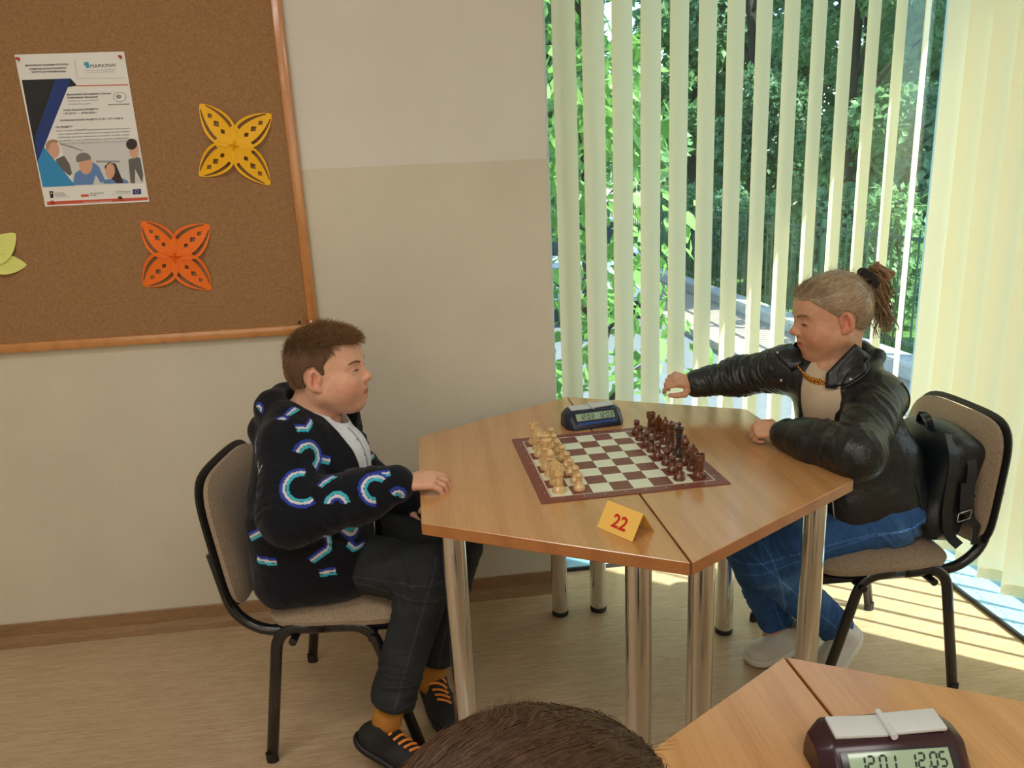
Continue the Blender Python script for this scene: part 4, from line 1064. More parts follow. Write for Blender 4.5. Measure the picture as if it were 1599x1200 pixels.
def on_surface(S, p, d):
    """push p along d until it leaves the implicit surface"""
    p0 = np.array(p, float); d = np.array(d, float); d /= np.linalg.norm(d); p = p0.copy()
    for _ in range(60):
        v = float(S.ev(p[None])[0])
        if abs(v) < .0004: break
        p = p - d * np.clip(v, -.02, .02)
        if np.linalg.norm(p - p0) > .13: return p0 - d * .05
    return p
def shoe(name, heel, toe, up, mat_up, mat_sole, parent, lace=None, w=.043, hgt=.062, sole_t=.020, ank_open=None):
    """low shoe between two points of its sole centre line"""
    h = np.array(heel, float); t = np.array(toe, float); f = t - h; L = np.linalg.norm(f); f /= L
    u = np.array(up, float); u -= f * (u @ f); u /= np.linalg.norm(u); s = np.cross(u, f)
    R = np.stack([f, s, u], 1)
    S = SDF(); S.frame(h, R)
    S.ell((.045, 0, .034), (.047, w * .80, .036), k=.02); S.ell((L * .62, 0, .028), (L * .36, w * .98, .034), k=.03); S.ell((L * .84, .002, .022), (L * .16, w * .86, .024), k=.02)
    S.cone((.05, 0, .045), (.058, 0, hgt + .014), w * .80, w * .72, k=.02)
    S.cone((.075, 0, hgt), (L * .68, 0, .042), w * .52, w * .36, k=.02)
    S.box((L / 2, 0, -.06), (L, .2, .070), .001, 's', .003)
    S.cone((.058, 0, hgt + .004), (.06, 0, hgt + .06), w * .60, w * .62, 's', .004)
    S.frame()
    def col(V): return None
    o, V, F = sdf_obj(name, S, mat_up, parent, .003, 1, None, parent.location)
    S2 = SDF(); S2.frame(h, R)
    S2.ell((.045, 0, .012), (.053, w * .92, .03), k=.02); S2.ell((L * .62, 0, .012), (L * .385, w * 1.08, .03), k=.03); S2.ell((L * .84, .002, .012), (L * .175, w * .95, .03), k=.02)
    S2.box((L / 2, 0, -.058), (L, .2, .060), .001, 's', .003); S2.box((L / 2, 0, .06 + sole_t), (L, .2, .060), .001, 's', .004); S2.frame()
    sdf_obj('sole', S2, mat_sole, o, .003, 1, None, (0, 0, 0)) if False else None
    V2, F2 = S2.mesh(.003, 1); me = np_mesh('sole', V2 - np.asarray(parent.location), F2); link('sole', me, mat_sole, o)
    if lace is not None:
        for k in range(5):
            bm = bmesh.new(); x = L * (.40 + .075 * k); z0 = hgt * (1.02 - .10 * k) + .003
            pts = []
            for a in np.linspace(-1, 1, 9):
                p = h + R @ np.array([x + .012 * a, a * w * .66, .085]); p = on_surface(S, p, u * 1.0 + s * a * .5) + u * .0015; pts.append(p - np.asarray(parent.location))
            tube(bm, pts, .0036, 6); fin(bm, 'lace', lace, o, smooth=True)
    return o

# ================================================================ the boy
BP = Vector((-.33, 1.90, 0))
bH = np.array((-.277, 1.895, 1.022)); bR = rotm(math.radians(-14), math.radians(4), math.radians(0)); bS = .97
TY = math.radians(-24); tf = np.array((math.cos(TY), math.sin(TY), 0)); ts = np.array((-math.sin(TY), math.cos(TY), 0))   # chest forward, left
chest = np.array((-.372, 1.905, .76)); hipc = np.array((-.385, 1.905, .535))
shR = np.array((-.375, 1.785, .862)); shL = np.array((-.300, 2.035, .855))
elR = np.array((-.372, 1.672, .728)); wrR = np.array((-.108, 1.684, .777))
elL = np.array((-.27, 2.10, .66)); wrL = np.array((-.12, 2.02, .575))
kn1 = np.array((-.062, 1.700, .528)); an1 = np.array((-.190, 1.648, .172)); kn2 = np.array((.018, 1.930, .475)); an2 = np.array((-.075, 1.868, .125))
hp1 = np.array((-.335, 1.838, .527)); hp2 = np.array((-.335, 1.985, .525))
def build_boy():
    global S_boy
    S = S_boy = SDF(); head(S, bH, bR, bS, 1.12, .006)
    S.cone(bH + bR @ np.array((-.028, 0, -.05)), (-.345, 1.905, .88), .055, .06, k=.03)
    S.cone((-.36, 1.905, .84), hipc, .095, .10, k=.04); S.cone(shR, shL, .05, k=.04)
    S.chain([shR, elR, wrR], [.042, .034, .024], .02); S.chain([shL, elL, wrL], [.042, .034, .024], .02)
    S.chain([hp1, kn1, an1], [.065, .048, .030], .02); S.chain([hp2, kn2, an2], [.065, .048, .030], .02)
    hand(S, wrR + np.array((.008, 0, .004)), (1, .06, -.02), (0, -.25, 1), (.1, 1, .1), .92, (.55, .62, .66, .62), (.25, .3), .10)
    hand(S, wrL, (.95, -.2, -.25), (0, .2, 1), (0, -1, 0), .95, (.5, .5, .5, .5))
    for a, d in ((an1, (-.015, -.005, -.05)), (an2, (-.005, .0, -.04))): S.cone(a, a + np.array(d), .024, .022, k=.02)
    base = srgb(222, 170, 142)
    col = lambda V: head_color(V, bH, bR, bS, base, srgb(212, 124, 104), srgb(196, 106, 98), srgb(214, 134, 108))
    return sdf_obj('person', S, M_skin, None, .0026, 1, col, BP)
boy, bV, bF = build_boy()
tag(boy, 'boy in a patterned black hoodie over a white shirt, seated, hand on table', 'person')
eyes(bH, bR, bS, boy, (1, -.05, .15))

# white shirt
M_shirt = None
def m_shirt():
    t = NT('white_speckled_cotton'); v = t.coord(); vo = t.n('TexVoronoi'); vo.inputs['Scale'].default_value = 130; t.l(v, vo.inputs['Vector'])
    c = t.ramp(vo.outputs['Distance'], [(.10, srgb(120, 128, 150)), (.2, srgb(226, 228, 234))]); t.l(c, t.b.inputs['Base Color']); t.b.inputs['Roughness'].default_value = .85
    t.bump(t.noise(v, 30, 3), .3, .006); return t.m
S = SDF(); S.cone(chest + tf * .080 + np.array((0, 0, .02)), hipc + tf * .070, .112, .125, k=.03, flat=(tf, 1.06)); S.cone(shR + ts * .03, shL - ts * .03, .056, k=.05)
S.cone(bH + bR @ np.array((-.02, 0, -.095)), (-.345, 1.90, .86), .060, .078, k=.03)
S.cone(bH + bR @ np.array((-.02, 0, -.02)), bH + bR @ np.array((-.018, 0, -.110)), .10, .058, 's', .004)
S.frame(); 
S.post = lambda P, d: d + .0022 * folds(P, .8, 2)
shirt, _, _ = sdf_obj('shirt', S, m_shirt(), boy, .003, 1, None, BP)
M_navyc = plain('navy_trim', srgb(40, 50, 70), .8); M_greyc = plain('grey_collar', srgb(150, 154, 164), .85)
S_sh = S
# grey band collar around the neck
bm = bmesh.new(); rg = []
for a in np.linspace(0, 2 * PI, 33)[:-1]:
    d = tf * math.cos(a) + ts * math.sin(a); p = np.array((-.338, 1.902, .898)) + d * .062 + np.array((0, 0, -.020 * math.cos(a) + .006)); rg.append((p, d))
rows = [[bm.verts.new(p + d * o - np.array((0, 0, z)) - np.array(BP)) for p, d in rg] for o, z in ((.001, -.010), (.005, -.011), (.009, .006), (.004, .008))]
for r0, r1 in zip(rows, rows[1:] + rows[:1]):
    for k in range(32): bm.faces.new((r0[k], r0[(k + 1) % 32], r1[(k + 1) % 32], r1[k]))
fin(bm, 'collar', M_greyc, shirt, smooth=True)
# placket line and buttons
bm = bmesh.new(); pts = [Vector(on_surface(S_sh, chest + np.array((0, 0, z)) + tf * .21 + ts * .012, tf)) - BP for z in np.linspace(.115, -.03, 12)]
tube(bm, pts, .0022, 6); fin(bm, 'placket', M_greyc, shirt, smooth=True)
for z in (.085, .045, .005):
    p = on_surface(S_sh, chest + np.array((0, 0, z)) + tf * .21 + ts * .008, tf) - np.array(BP)
    bm = bmesh.new(); bmesh.ops.create_icosphere(bm, subdivisions=1, radius=.0042, matrix=Matrix.Translation(p)); fin(bm, 'button', M_greyc, shirt, smooth=True)

# hoodie
def hoodie_sdf():
    S = SDF()
    S.cone(chest + np.array((.018, 0, .02)), hipc + np.array((-.008, 0, -.045)), .130, .148, k=.04, flat=(tf, 1.05))
    S.cone(shR, shL, .070, .068, k=.06)
    S.cone((-.365, 1.90, .86), (-.375, 1.90, .70), .10, .128, k=.05)
    S.chain([shR, elR], [.074, .064], .035); S.chain([elR, elR * .35 + wrR * .65, wrR - np.array((.012, 0, -.002))], [.060, .052, .040], .03)
    S.chain([shL, elL, wrL], [.070, .062, .044], .03)
    S.box((-.355, 1.855, .585), (.146, .156, .150), .080, k=.05)
    S.cone(chest + tf * .085 + np.array((0, 0, .02)), hipc + tf * .075 + np.array((0, 0, .06)), .115, .125, k=.05)
    # skirt of the jacket lying over the lap
    S.cone(hipc + tf * .04 + np.array((0, 0, .02)), hipc + tf * .085 + np.array((0, 0, -.015)), .13, .11, k=.05, flat=(ts, .9))
    S.cone(hipc + np.array((-.02, -.05, -.05)), hipc + np.array((.06, -.07, -.06)), .105, .085, k=.04)
    # hood bunched behind the neck
    neck = np.array((-.330, 1.90, .892))
    pts = [neck + tf * .055 - ts * .085 + np.array((0, 0, -.012)), neck - tf * .015 - ts * .088 + np.array((0, 0, .022)), neck - tf * .085 - ts * .045 + np.array((0, 0, .040)), neck - tf * .095 + ts * .03 + np.array((0, 0, .040)), neck - tf * .02 + ts * .09 + np.array((0, 0, .02)), neck + tf * .055 + ts * .080 + np.array((0, 0, -.012))]
    S.chain(pts, [.026, .036, .042, .042, .036, .026], .025)
    S.cone(neck - tf * .125 - ts * .03 + np.array((0, 0, -.03)), neck - tf * .12 + ts * .05 + np.array((0, 0, -.03)), .046, .046, k=.02)
    # open front: wedge cut out of the chest
    Rt = np.stack([tf, ts, np.array((0, 0, 1.))], 1)
    S.frame(chest, Rt)
    S.box((.215, .030, .06), (.13, .072, .145), .02, 's', .008)
    S.ell((.215, .030, -.10), (.10, .046, .16), 's', .01)
    S.frame()
    S.cone(bH + bR @ np.array((-.015, 0, -.02)), (-.345, 1.90, .872), .088, .070, 's', .008)
    S.chain([shR * .25 + elR * .75, elR], [.066, .063], .03); S.chain([elR, elR * .35 + wrR * .65, wrR - np.array((.012, 0, -.002))], [.060, .052, .040], .03); S.chain([elL, wrL], [.060, .044], .03)
    # hem cut, sleeve cut
    S.box((-.40, 1.9, .36), (.4, .4, .086), .001, 's', .012)
    def post(P, d): return d + .0030 * folds(P, .6, .7)
    S.post = post; return S
Sh = hoodie_sdf(); HV, HF = keep_largest(*Sh.mesh(.0026, 1))
def hood_disp(V):
    w = .0038 * limb_creases(V, elR, wrR, 38, 9, -.15, .95, 1.0) + .0042 * limb_creases(V, shR, elR, 34, 8, .25, 1.15, 2.0) + .0045 * limb_creases(V, shL, elL, 34, 8, .2, 1.1, 3.0)
    tor = np.clip((.80 - V[:, 2]) / .1, 0, 1) * np.clip((V[:, 1] - 1.70) / .04, 0, 1)
    return w + .0040 * tor * ridged(V * (9, 9, 15), 7.0) + .0018 * perlin(V * 45)
HV = displace(HV, HF, hood_disp(HV))
HN = nrm_of(HV, HF)
hc = np.tile(np.array(srgb(15, 17, 26)[:3]), (len(HV), 1))
cB_, cW_, cT_ = np.array(srgb(46, 66, 168)[:3]), np.array(srgb(214, 214, 224)[:3]), np.array(srgb(64, 184, 206)[:3])
def motif(p, kind, size, ang, rev=False):
    """printed mark near point p: arcs or chevrons of three bands"""
    p = np.array(p, float); i = int(np.argmin(((HV - p) ** 2).sum(1))); p = HV[i]; n = HN[i]
    view = np.array((0, 1, 0)); up = np.array((0, 0, 1.0)); up = up - n * (up @ n)
    if np.linalg.norm(up) < .2: up = np.array((-.3, .95, 0)); up = up - n * (up @ n)
    up /= np.linalg.norm(up); rt = np.cross(up, n); rt /= np.linalg.norm(rt)
    m = ((HV - p) ** 2).sum(1) < (size * 1.6) ** 2; q = HV[m] - p; d = q @ n; ok = (np.abs(d) < size * 1.1) & ((HN[m] @ n) > .0)
    a, b = q @ rt, q @ up; c, s = math.cos(ang), math.sin(ang); a, b = a * c + b * s, -a * s + b * c
    bw = .0068
    if kind == 'arc':
        r = np.hypot(a, b); th = np.arctan2(b, a); sel = np.abs(th) < 2.0; u = (size - r) / bw
    elif kind == 'half':
        r = np.hypot(a, b); th = np.arctan2(b, a); sel = np.abs(th) < 1.45; u = (size - r) / bw
    elif kind == 'chev':
        u = (b + size * .3 - np.where(a > 0, a * .9, -a * .15)) / bw; sel = (np.abs(a) < size)
    elif kind == 'vee':
        u = (b - np.abs(a) * 1.6 + size * .5) / bw + 1; sel = (np.abs(a) < size * .55) & (u > 1) & (u < 2)
    else:
        u = b / bw + 1.5; sel = np.abs(a) < size
    rev = rev != (kind in ('bar', 'chev')); col = hc[m]; bands = (cB_, cW_, cT_) if not rev else (cT_, cW_, cB_)
    for k, cc in enumerate(bands):
        w = ok & sel & (u >= k * 1.08) & (u < k * 1.08 + .92); col[w] = cc
    hc[m] = col
MOT = BOY_MOTIFS
for a in MOT: motif(*a)
M_hood = vcol('printed_jersey', .85, (60, .25, .004), .2, 0, .1)
hood = link('hoodie', np_mesh('hoodie', HV - np.array(BP), HF, hc), M_hood, boy)
M_knit = plain('black_rib_knit', srgb(13, 14, 20), .9, vary=.15, bump=(300, .4, .002))
# ribbed cuff, zip edge
bm = bmesh.new(); u = (wrR - elR) / np.linalg.norm(wrR - elR); tube(bm, [Vector(wrR - u * .040) - BP, Vector(wrR - u * .02) - BP, Vector(wrR + u * .006) - BP], [.0415, .0405, .0365], 20); fin(bm, 'cuff', M_knit, hood, smooth=True)

# trousers
M_denimb = None
def denim(name, c0, c1, c2):
    t = NT(name); v = t.coord(); n = t.noise(v, 7, 4, .6); f = t.noise(t.coord((300, 300, 90)), 2, 2)
    c = t.mix(t.ramp(n, [(.32, c0), (.55, c1), (.75, c2)]), t.ramp(f, [(.3, c0), (.7, c2)]), .25)
    a = t.n('Attribute'); a.attribute_name = 'Col'; c = t.mix(c, a.outputs[0], 1.0, 'MULTIPLY')
    t.l(c, t.b.inputs['Base Color']); t.b.inputs['Roughness'].default_value = .85; t.b.inputs['Specular IOR Level'].default_value = .2
    t.bump(f, .25, .001); return t.m
M_bjean = denim('charcoal_denim', srgb(36, 38, 40), srgb(46, 49, 51), srgb(60, 63, 65)); M_gjean = denim('blue_denim', srgb(32, 62, 110), srgb(50, 92, 154), srgb(104, 150, 202))
def trousers(name, hips, legs, mat, parent, cuffs, seedv, seams=True, ra=.083):
    S = SDF(); S.cone(hips[0], hips[1], .098, k=.05)
    S.cone((np.array(hips[0]) + hips[1]) / 2 + np.array((0, 0, .02)), (np.array(hips[0]) + hips[1]) / 2 + np.array((0, 0, .08)), .11, .10, k=.05)
    for hp, kn, an in legs: S.chain([hp, kn], [ra, .064], .03); S.chain([kn, an], [.064, .050], .02)
    for hp, kn, an in legs:
        u = (np.array(an) - kn); u = u / np.linalg.norm(u)
        if cuffs: S.cone(an - u * .045, an - u * .002, .056, .052, k=.012)
        S.cone(an + u * (.022 if cuffs else .068), an + u * .10, .08, .08, 's', .004)
    def disp(V):
        w = .0022 * ridged(V * (16, 16, 11), seedv)
        for n, (hp, kn, an) in enumerate(legs):
            w += .0045 * limb_creases(V, kn, an, 42, 10, .60, 1.08, seedv + n) + .0042 * limb_creases(V, hp, kn, 30, 9, .60, 1.15, seedv + n + 4, .6) + .0040 * limb_creases(V, hp, kn, 30, 8, -.25, .35, seedv + n + 8, .7) + .0022 * limb_creases(V, kn, an, 30, 9, -.1, .7, seedv + n + 6)
        return w
    def col(V):
        c = np.ones((len(V), 3))
        for hp, kn, an in legs:       # pale side seams
            for a, b in ((hp, kn), (kn, an)):
                a = np.array(a); b = np.array(b); ab = b - a; t = np.clip(((V - a) @ ab) / (ab @ ab), 0, 1); e = V - a - t[:, None] * ab
                side = e[:, 1] < -.03; cr = np.cross(ab / np.linalg.norm(ab), np.array((0, 1, 0))); m = side & (np.abs(e @ cr - .004) < .0018); c[m] *= 1.9
        return c
    return sdf_obj(name, S, mat, parent, .003, 1, col, parent.location, disp)
tr, _, _ = trousers('trousers', (hp1, hp2), [(hp1, kn1, an1), (hp2, kn2, an2)], M_bjean, boy, True, 1.1)
M_sock = plain('mustard_sock', srgb(176, 118, 44), .9, vary=.12, bump=(250, .3, .001)); M_shoeb = plain('black_mesh_shoe', srgb(24, 24, 26), .7, vary=.15, bump=(200, .3, .001)); M_soleb = plain('black_rubber_sole', srgb(20, 20, 22), .5, vary=.05)
M_lace = plain('orange_lace', srgb(255, 150, 60), .7)
for a, kn_, hl, te, upv in ((an1, kn1, (-.280, 1.658, .100), (-.100, 1.595, .006), (.50, -.10, .95)), (an2, kn2, (-.098, 1.935, .055), (-.035, 1.750, .005), (.1, -.3, 1))):
    f_ = np.array(te) - np.array(hl); f_ /= np.linalg.norm(f_)
    bm = bmesh.new(); b0 = a + np.array((-.012, 0, -.052)); tube(bm, [Vector(a + (kn_ - a) * .12) - BP, Vector(a + (b0 - a) * .2) - BP, Vector(a + (b0 - a) * .6) - BP, Vector(b0) - BP], [.038, .038, .038, .036], 18); fin(bm, 'sock', M_sock, boy, smooth=True)
    L_ = np.linalg.norm(np.array(te) - np.array(hl)); te2 = np.array(hl) + f_ * max(L_, .205)
    shoe('shoe', hl, np.array(te), upv, M_shoeb, M_soleb, boy, M_lace)

# boy's hair
M_bhair = hair_mat('brown_hair', srgb(112, 80, 55), srgb(174, 134, 96))
def hair_cap(head_t, head_R, sc, line, thick):
    """cap a little outside the skull, kept where line(q)>0"""
    S = SDF(); S.frame(head_t, head_R, sc)
    g = thick
    S.ell((-.014, 0, .030), (.094 + g, .0755 + g, .084 + g), k=.02); S.ell((-.045, 0, .005), (.055 + g, .066 + g, .065 + g), k=.03); S.ell((.044, 0, .042), (.046 + g * .6, .058 + g, .046 + g), k=.03)
    S.frame()
    def post(P, d):
        q = ((P - head_t) @ head_R) / sc
        return np.maximum(d, -line(q) * sc) + .0004 * np.sin(q[:, 1] * 300 + q[:, 0] * 90)
    S.post = post; return S
def boy_line(q):
    # keep hair above the hairline: forehead line, temple, around the ear, nape
    x, y, z = q[:, 0], np.abs(q[:, 1]), q[:, 2]
    front = z - (.066 + .25 * np.maximum(0, y - .03)) ; front = np.where(x > .045, front, 1)
    side = np.where((x > -.002) & (x <= .045), z - (-.002 + (x + .002) * 1.25), 1)
    sideburn = np.where((x > .004) & (x < .020) & (y > .05), z + .036, -1)
    side = np.maximum(side, np.where(sideburn > 0, sideburn, -1))
    ear = np.where(x <= -.002, np.hypot((x + .010) / .9, z + .008) - .034, 1); nape = np.where(x <= -.002, z + .062, 1)
    return np.minimum(np.minimum(front, side), np.minimum(ear, nape))
M_bcap = hair_mat('shaded_brown_underhair', srgb(70, 48, 33), srgb(108, 78, 54), .6)  # cap colour darkened to stand in for shade between the strands
Sc = hair_cap(bH, bR, bS, boy_line, .004); cap, cV, cF = sdf_obj('hair', Sc, M_bcap, boy, .003, 1, None, BP)
q = ((cV - bH) @ bR) / bS; cN = nrm_of(cV, cF)
outer = np.nonzero((np.einsum('ij,ij->i', cN @ bR, q - np.array((-.02, 0, .02))) > .02))[0]
qz = q[outer]
top = qz[:, 2] > .062
prob = np.where(top, 1.0, .55); pick = outer[RNG.random(len(outer)) < prob * min(1, 20000 / max(1, len(outer)))]
qp = q[pick]; istop = np.clip((qp[:, 2] - .045) / .03, 0, 1)
Nl = cN[pick] @ bR
fwd = np.stack([np.ones(len(qp)), -.25 + 0 * qp[:, 1], .16 + 0 * qp[:, 1]], 1); down = np.stack([-.30 + 0 * qp[:, 0], 0 * qp[:, 0], -np.ones(len(qp))], 1)
D = (fwd * istop[:, None] + down * (1 - istop)[:, None]) + Nl * (.20 + istop * np.clip(.35 - qp[:, 0] * 5, .1, .8))[:, None] + .5 * istop[:, None] * np.stack([perlin(qp * 70), perlin(qp * 70 + 5), .6 * perlin(qp * 70 + 11)], 1) + RNG.normal(0, .14, qp.shape)
D /= np.linalg.norm(D, axis=1)[:, None]
Ls = .009 + .022 * istop * RNG.uniform(.7, 1.1, len(qp)) * np.where(qp[:, 0] < -.03, .5, 1)
strands('hair_strands', cV[pick] - cN[pick] * .0015, (D @ bR.T), Ls, M_bhair, boy, .00062, 4, 0, .10)
def brows(t, R, sc, parent, mat, SF, n=260):
    rts, ds = [], []
    for s in (-1, 1):
        for k in range(n):
            u = RNG.random(); p = np.array((.0935 - .0165 * u ** 1.6, s * (.012 + .036 * u), .0155 + .006 * math.sin(u * 2.4) + RNG.normal(0, .0012)))
            w = t + R @ (p * sc); o = R @ np.array((1.0, s * .45, .1)); rts.append(on_surface(SF, w + o * .012, o) + o * .0002); ds.append(R @ np.array((-.35, s * 1.0, .25 - .4 * u)))
    strands('eyebrows', rts, ds, [.009 * sc] * len(rts), mat, parent, .00045, 3)
brows(bH, bR, bS, boy, M_brow, S_boy, 120)
# ================================================================ the girl
GP = Vector((1.17, 1.90, 0))
gH = np.array((1.082, 1.925, 1.070)); gR = rotm(math.radians(174), math.radians(-9), 0); gS = 1.0
GY = math.radians(180 + 27); gf = np.array((math.cos(GY), math.sin(GY), 0)); gs = np.array((-math.sin(GY), math.cos(GY), 0))     # chest forward, her left (towards the camera)
gch = np.array((1.118, 1.895, .795)); ghip = np.array((1.225, 1.885, .535))
gshL = np.array((1.150, 1.785, .862)); gshR = np.array((1.010, 2.010, .900))
gelL = np.array((.982, 1.590, .795)); gwrL = np.array((.900, 1.768, .791))
gelR = np.array((.905, 2.115, .860)); gwrR = np.array((.784, 2.135, .842))
gh1 = np.array((1.215, 1.805, .52)); gk1 = np.array((.835, 1.790, .425)); ga1 = np.array((1.135, 1.870, .120))
gh2 = np.array((1.215, 1.965, .52)); gk2 = np.array((.845, 1.985, .455)); ga2 = np.array((.985, 1.955, .105))
def build_girl():
    global S_girl
    S = S_girl = SDF(); head(S, gH, gR, gS, 1.0, 0, .0016, -.0065)
    S.cone(gH + gR @ np.array((-.034, 0, -.05)), (1.110, 1.905, .895), .045, .052, k=.03)
    S.cone((1.115, 1.90, .84), ghip, .088, .095, k=.04); S.cone(gshR, gshL, .045, k=.04)
    S.chain([gshR, gelR, gwrR], [.040, .032, .024], .02); S.chain([gshL, gelL, gwrL], [.040, .032, .024], .02)
    S.chain([gh1, gk1, ga1], [.062, .046, .032], .02); S.chain([gh2, gk2, ga2], [.062, .046, .032], .02)
    hand(S, gwrR + np.array((-.012, 0, 0)), (-.92, -.12, .30), (-.25, -.55, .85), (-.1, -.9, -.5), .86, (.8, 1.15, 1.25, 1.3), (1.1, .8), .05)
    hand(S, gwrL + np.array((-.010, .018, .002)), (-.70, .42, .0), (-.35, -.45, 1), (.5, .8, .1), .84, (1.25, 1.3, 1.35, 1.4), (.7, .8), .03)
    for a, d in ((ga1, (.02, -.01, -.03)), (ga2, (-.02, -.01, -.05))): S.cone(a, a + np.array(d), .028, .026, k=.02)
    base = srgb(214, 162, 130)
    col = lambda V: head_color(V, gH, gR, gS, base, srgb(206, 122, 100), srgb(190, 96, 86), srgb(220, 112, 80))
    return sdf_obj('person', S, M_skin, None, .0026, 1, col, GP)
girl, _, _ = build_girl()
tag(girl, 'girl in a black leather jacket with gold chain, seated, reaching across the table', 'person')
eyes(gH, gR, gS, girl, (1, .0, -.5), -.0065, .0016); brows(gH, gR, gS, girl, hair_mat('fair_eyebrow_hair', srgb(160, 124, 92), srgb(188, 150, 114)), S_girl, 110)

# cream top
M_top2 = plain('cream_knit_top', srgb(206, 186, 158), .85, vary=.05, bump=(260, .3, .001))
S = SDF(); S.cone(gch + gf * .02 + np.array((0, 0, .04)), ghip + gf * .02, .108, .115, k=.03, flat=(gf, 1.05)); S.cone(gshR - gs * -.03, gshL - gs * .03, .052, k=.05)
S.cone(gH + gR @ np.array((-.02, 0, -.02)), gch + gf * .040 + np.array((0, 0, .168)), .085, .056, 's', .006)
S.post = lambda P, d: d + .0020 * folds(P, .7, 4)
gtop, _, _ = sdf_obj('top', S, M_top2, girl, .003, 1, None, GP); S_gt = S

# leather jacket
def m_leather(name):
    t = NT(name); v = t.coord(); vo = t.n('TexVoronoi'); vo.inputs['Scale'].default_value = 420; t.l(v, vo.inputs['Vector']); n = t.noise(v, 28, 4, .6, .6)
    t.l(t.ramp(n, [(.3, srgb(16, 19, 22)), (.7, srgb(30, 35, 38))]), t.b.inputs['Base Color']); t.b.inputs['Roughness'].default_value = .33; t.b.inputs['Specular IOR Level'].default_value = .55
    b1 = t.bump(vo.outputs['Distance'], .12, .001); t.bump(n, .55, .010, b1); return t.m
M_leather = m_leather('black_leather')
def jacket_sdf():
    S = SDF()
    S.cone(gch + np.array((.005, 0, .02)), ghip + np.array((.012, -.006, -.02)), .126, .138, k=.04, flat=(gf, 1.06))
    S.cone(gshR, gshL, .062, .064, k=.05); S.cone((1.125, 1.895, .87), (1.13, 1.895, .72), .095, .12, k=.05)
    S.chain([gshL, gelL], [.068, .060], .03); S.chain([gelL, gelL * .4 + gwrL * .6, gwrL], [.054, .047, .039], .03)
    S.chain([gshR, gelR], [.064, .054], .03); S.chain([gelR, gwrR], [.052, .041], .03)
    # hem panels hanging over the hip on the camera side
    S.cone(ghip + np.array((.04, -.06, .02)), ghip + np.array((.01, -.095, -.035)), .085, .070, k=.03); S.cone(ghip + np.array((.06, -.02, .0)), ghip + np.array((.10, -.04, -.02)), .09, .06, k=.03)
    S.box((1.165, 1.875, .60), (.130, .135, .135), .07, k=.05)
    S.cone((1.10, 1.80, .56), (1.20, 1.80, .58), .062, .075, k=.04)
    # standing collar behind the neck
    nk = np.array((1.122, 1.905, .925))
    S.chain([nk + gf * .02 + gs * .086 + np.array((0, 0, -.015)), nk - gf * .050 + gs * .062 + np.array((0, 0, .030)), nk - gf * .078 + np.array((0, 0, .040)), nk - gf * .050 - gs * .062 + np.array((0, 0, .034)), nk + gf * .02 - gs * .088 + np.array((0, 0, .0))], [.016, .020, .021, .020, .016], .015)
    Rt = np.stack([gf, gs, np.array((0, 0, 1.))], 1)
    S.frame(gch, Rt)
    S.box((.16, -.006, .02), (.13, .052, .20), .02, 's', .008)
    S.frame()
    S.cone(gH + gR @ np.array((-.02, 0, -.02)), (1.112, 1.90, .900), .076, .064, 's', .008)
    S.chain([gelL, gelL * .4 + gwrL * .6, gwrL], [.054, .047, .039], .03)
    S.box((1.2, 1.9, .36), (.4, .4, .105), .001, 's', .010)
    def post(P, d): return d + .0030 * folds(P, .5, 3.1)
    S.post = post; return S
Sj = jacket_sdf(); 
def jk_disp(V):
    w = .0050 * limb_creases(V, gelR, gwrR, 75, 14, -.25, .95, 1.5, .5, .1) + .0052 * limb_creases(V, gshR, gelR, 60, 12, .1, 1.1, 2.5, .5, .1) + .0050 * limb_creases(V, gshL, gelL, 26, 9, .15, 1.05, 3.5, .8) + .0032 * limb_creases(V, gelL, gwrL, 26, 9, -.1, .6, 4.5, .5)
    tor = np.clip((.84 - V[:, 2]) / .08, 0, 1) * np.clip((V[:, 1] - 1.72) / .04, 0, 1)
    return w + .0030 * tor * ridged(V * (10, 10, 6), 9.0) + .0012 * perlin(V * 50)
jk, JV, JF = sdf_obj('leather_jacket', Sj, M_leather, girl, .003, 1, None, GP, jk_disp)
M_zip = plain('silver_metal', srgb(190, 188, 184), .25, 1, vary=.03); M_gold = plain('gold', srgb(232, 176, 96), .22, 1, vary=.04)
def patch(name, outline, base_n, mat, parent, S_surf, origin, thick=.006, off=.002, n=14):
    """thin stiff panel (lapel, collar flap) hugging a surface: outline of world points filled as a fan grid"""
    bm = bmesh.new(); P = [np.array(p, float) for p in outline]; c = sum(P) / len(P); rows = []
    d = np.array(base_n, float); d /= np.linalg.norm(d)
    K = 6; ring = []
    dense = []
    for a, b in zip(P, P[1:] + P[:1]):
        for k in range(4): dense.append(a + (b - a) * k / 4)
    for r in range(1, K + 1):
        row = []
        for p in dense:
            w = c + (p - c) * r / K; w = on_surface(S_surf, w + d * .05, d) + d * (off + thick * (1 if r < K else .35)); row.append(bm.verts.new(w - np.asarray(origin)))
        rows.append(row)
    cc = bm.verts.new(on_surface(S_surf, c + d * .05, d) + d * (off + thick) - np.asarray(origin)); m = len(dense)
    for i in range(m): bm.faces.new((cc, rows[0][i], rows[0][(i + 1) % m]))
    for a, b in zip(rows, rows[1:]):
        for i in range(m): bm.faces.new((a[i], b[i], b[(i + 1) % m], a[(i + 1) % m]))
    und = [bm.verts.new(v.co - Vector(d * thick)) for v in rows[-1]]
    for i in range(m): bm.faces.new((rows[-1][i], und[i], und[(i + 1) % m], rows[-1][(i + 1) % m]))
    return fin(bm, name, mat, parent, smooth=True)
Z = np.array((0, 0, 1.))
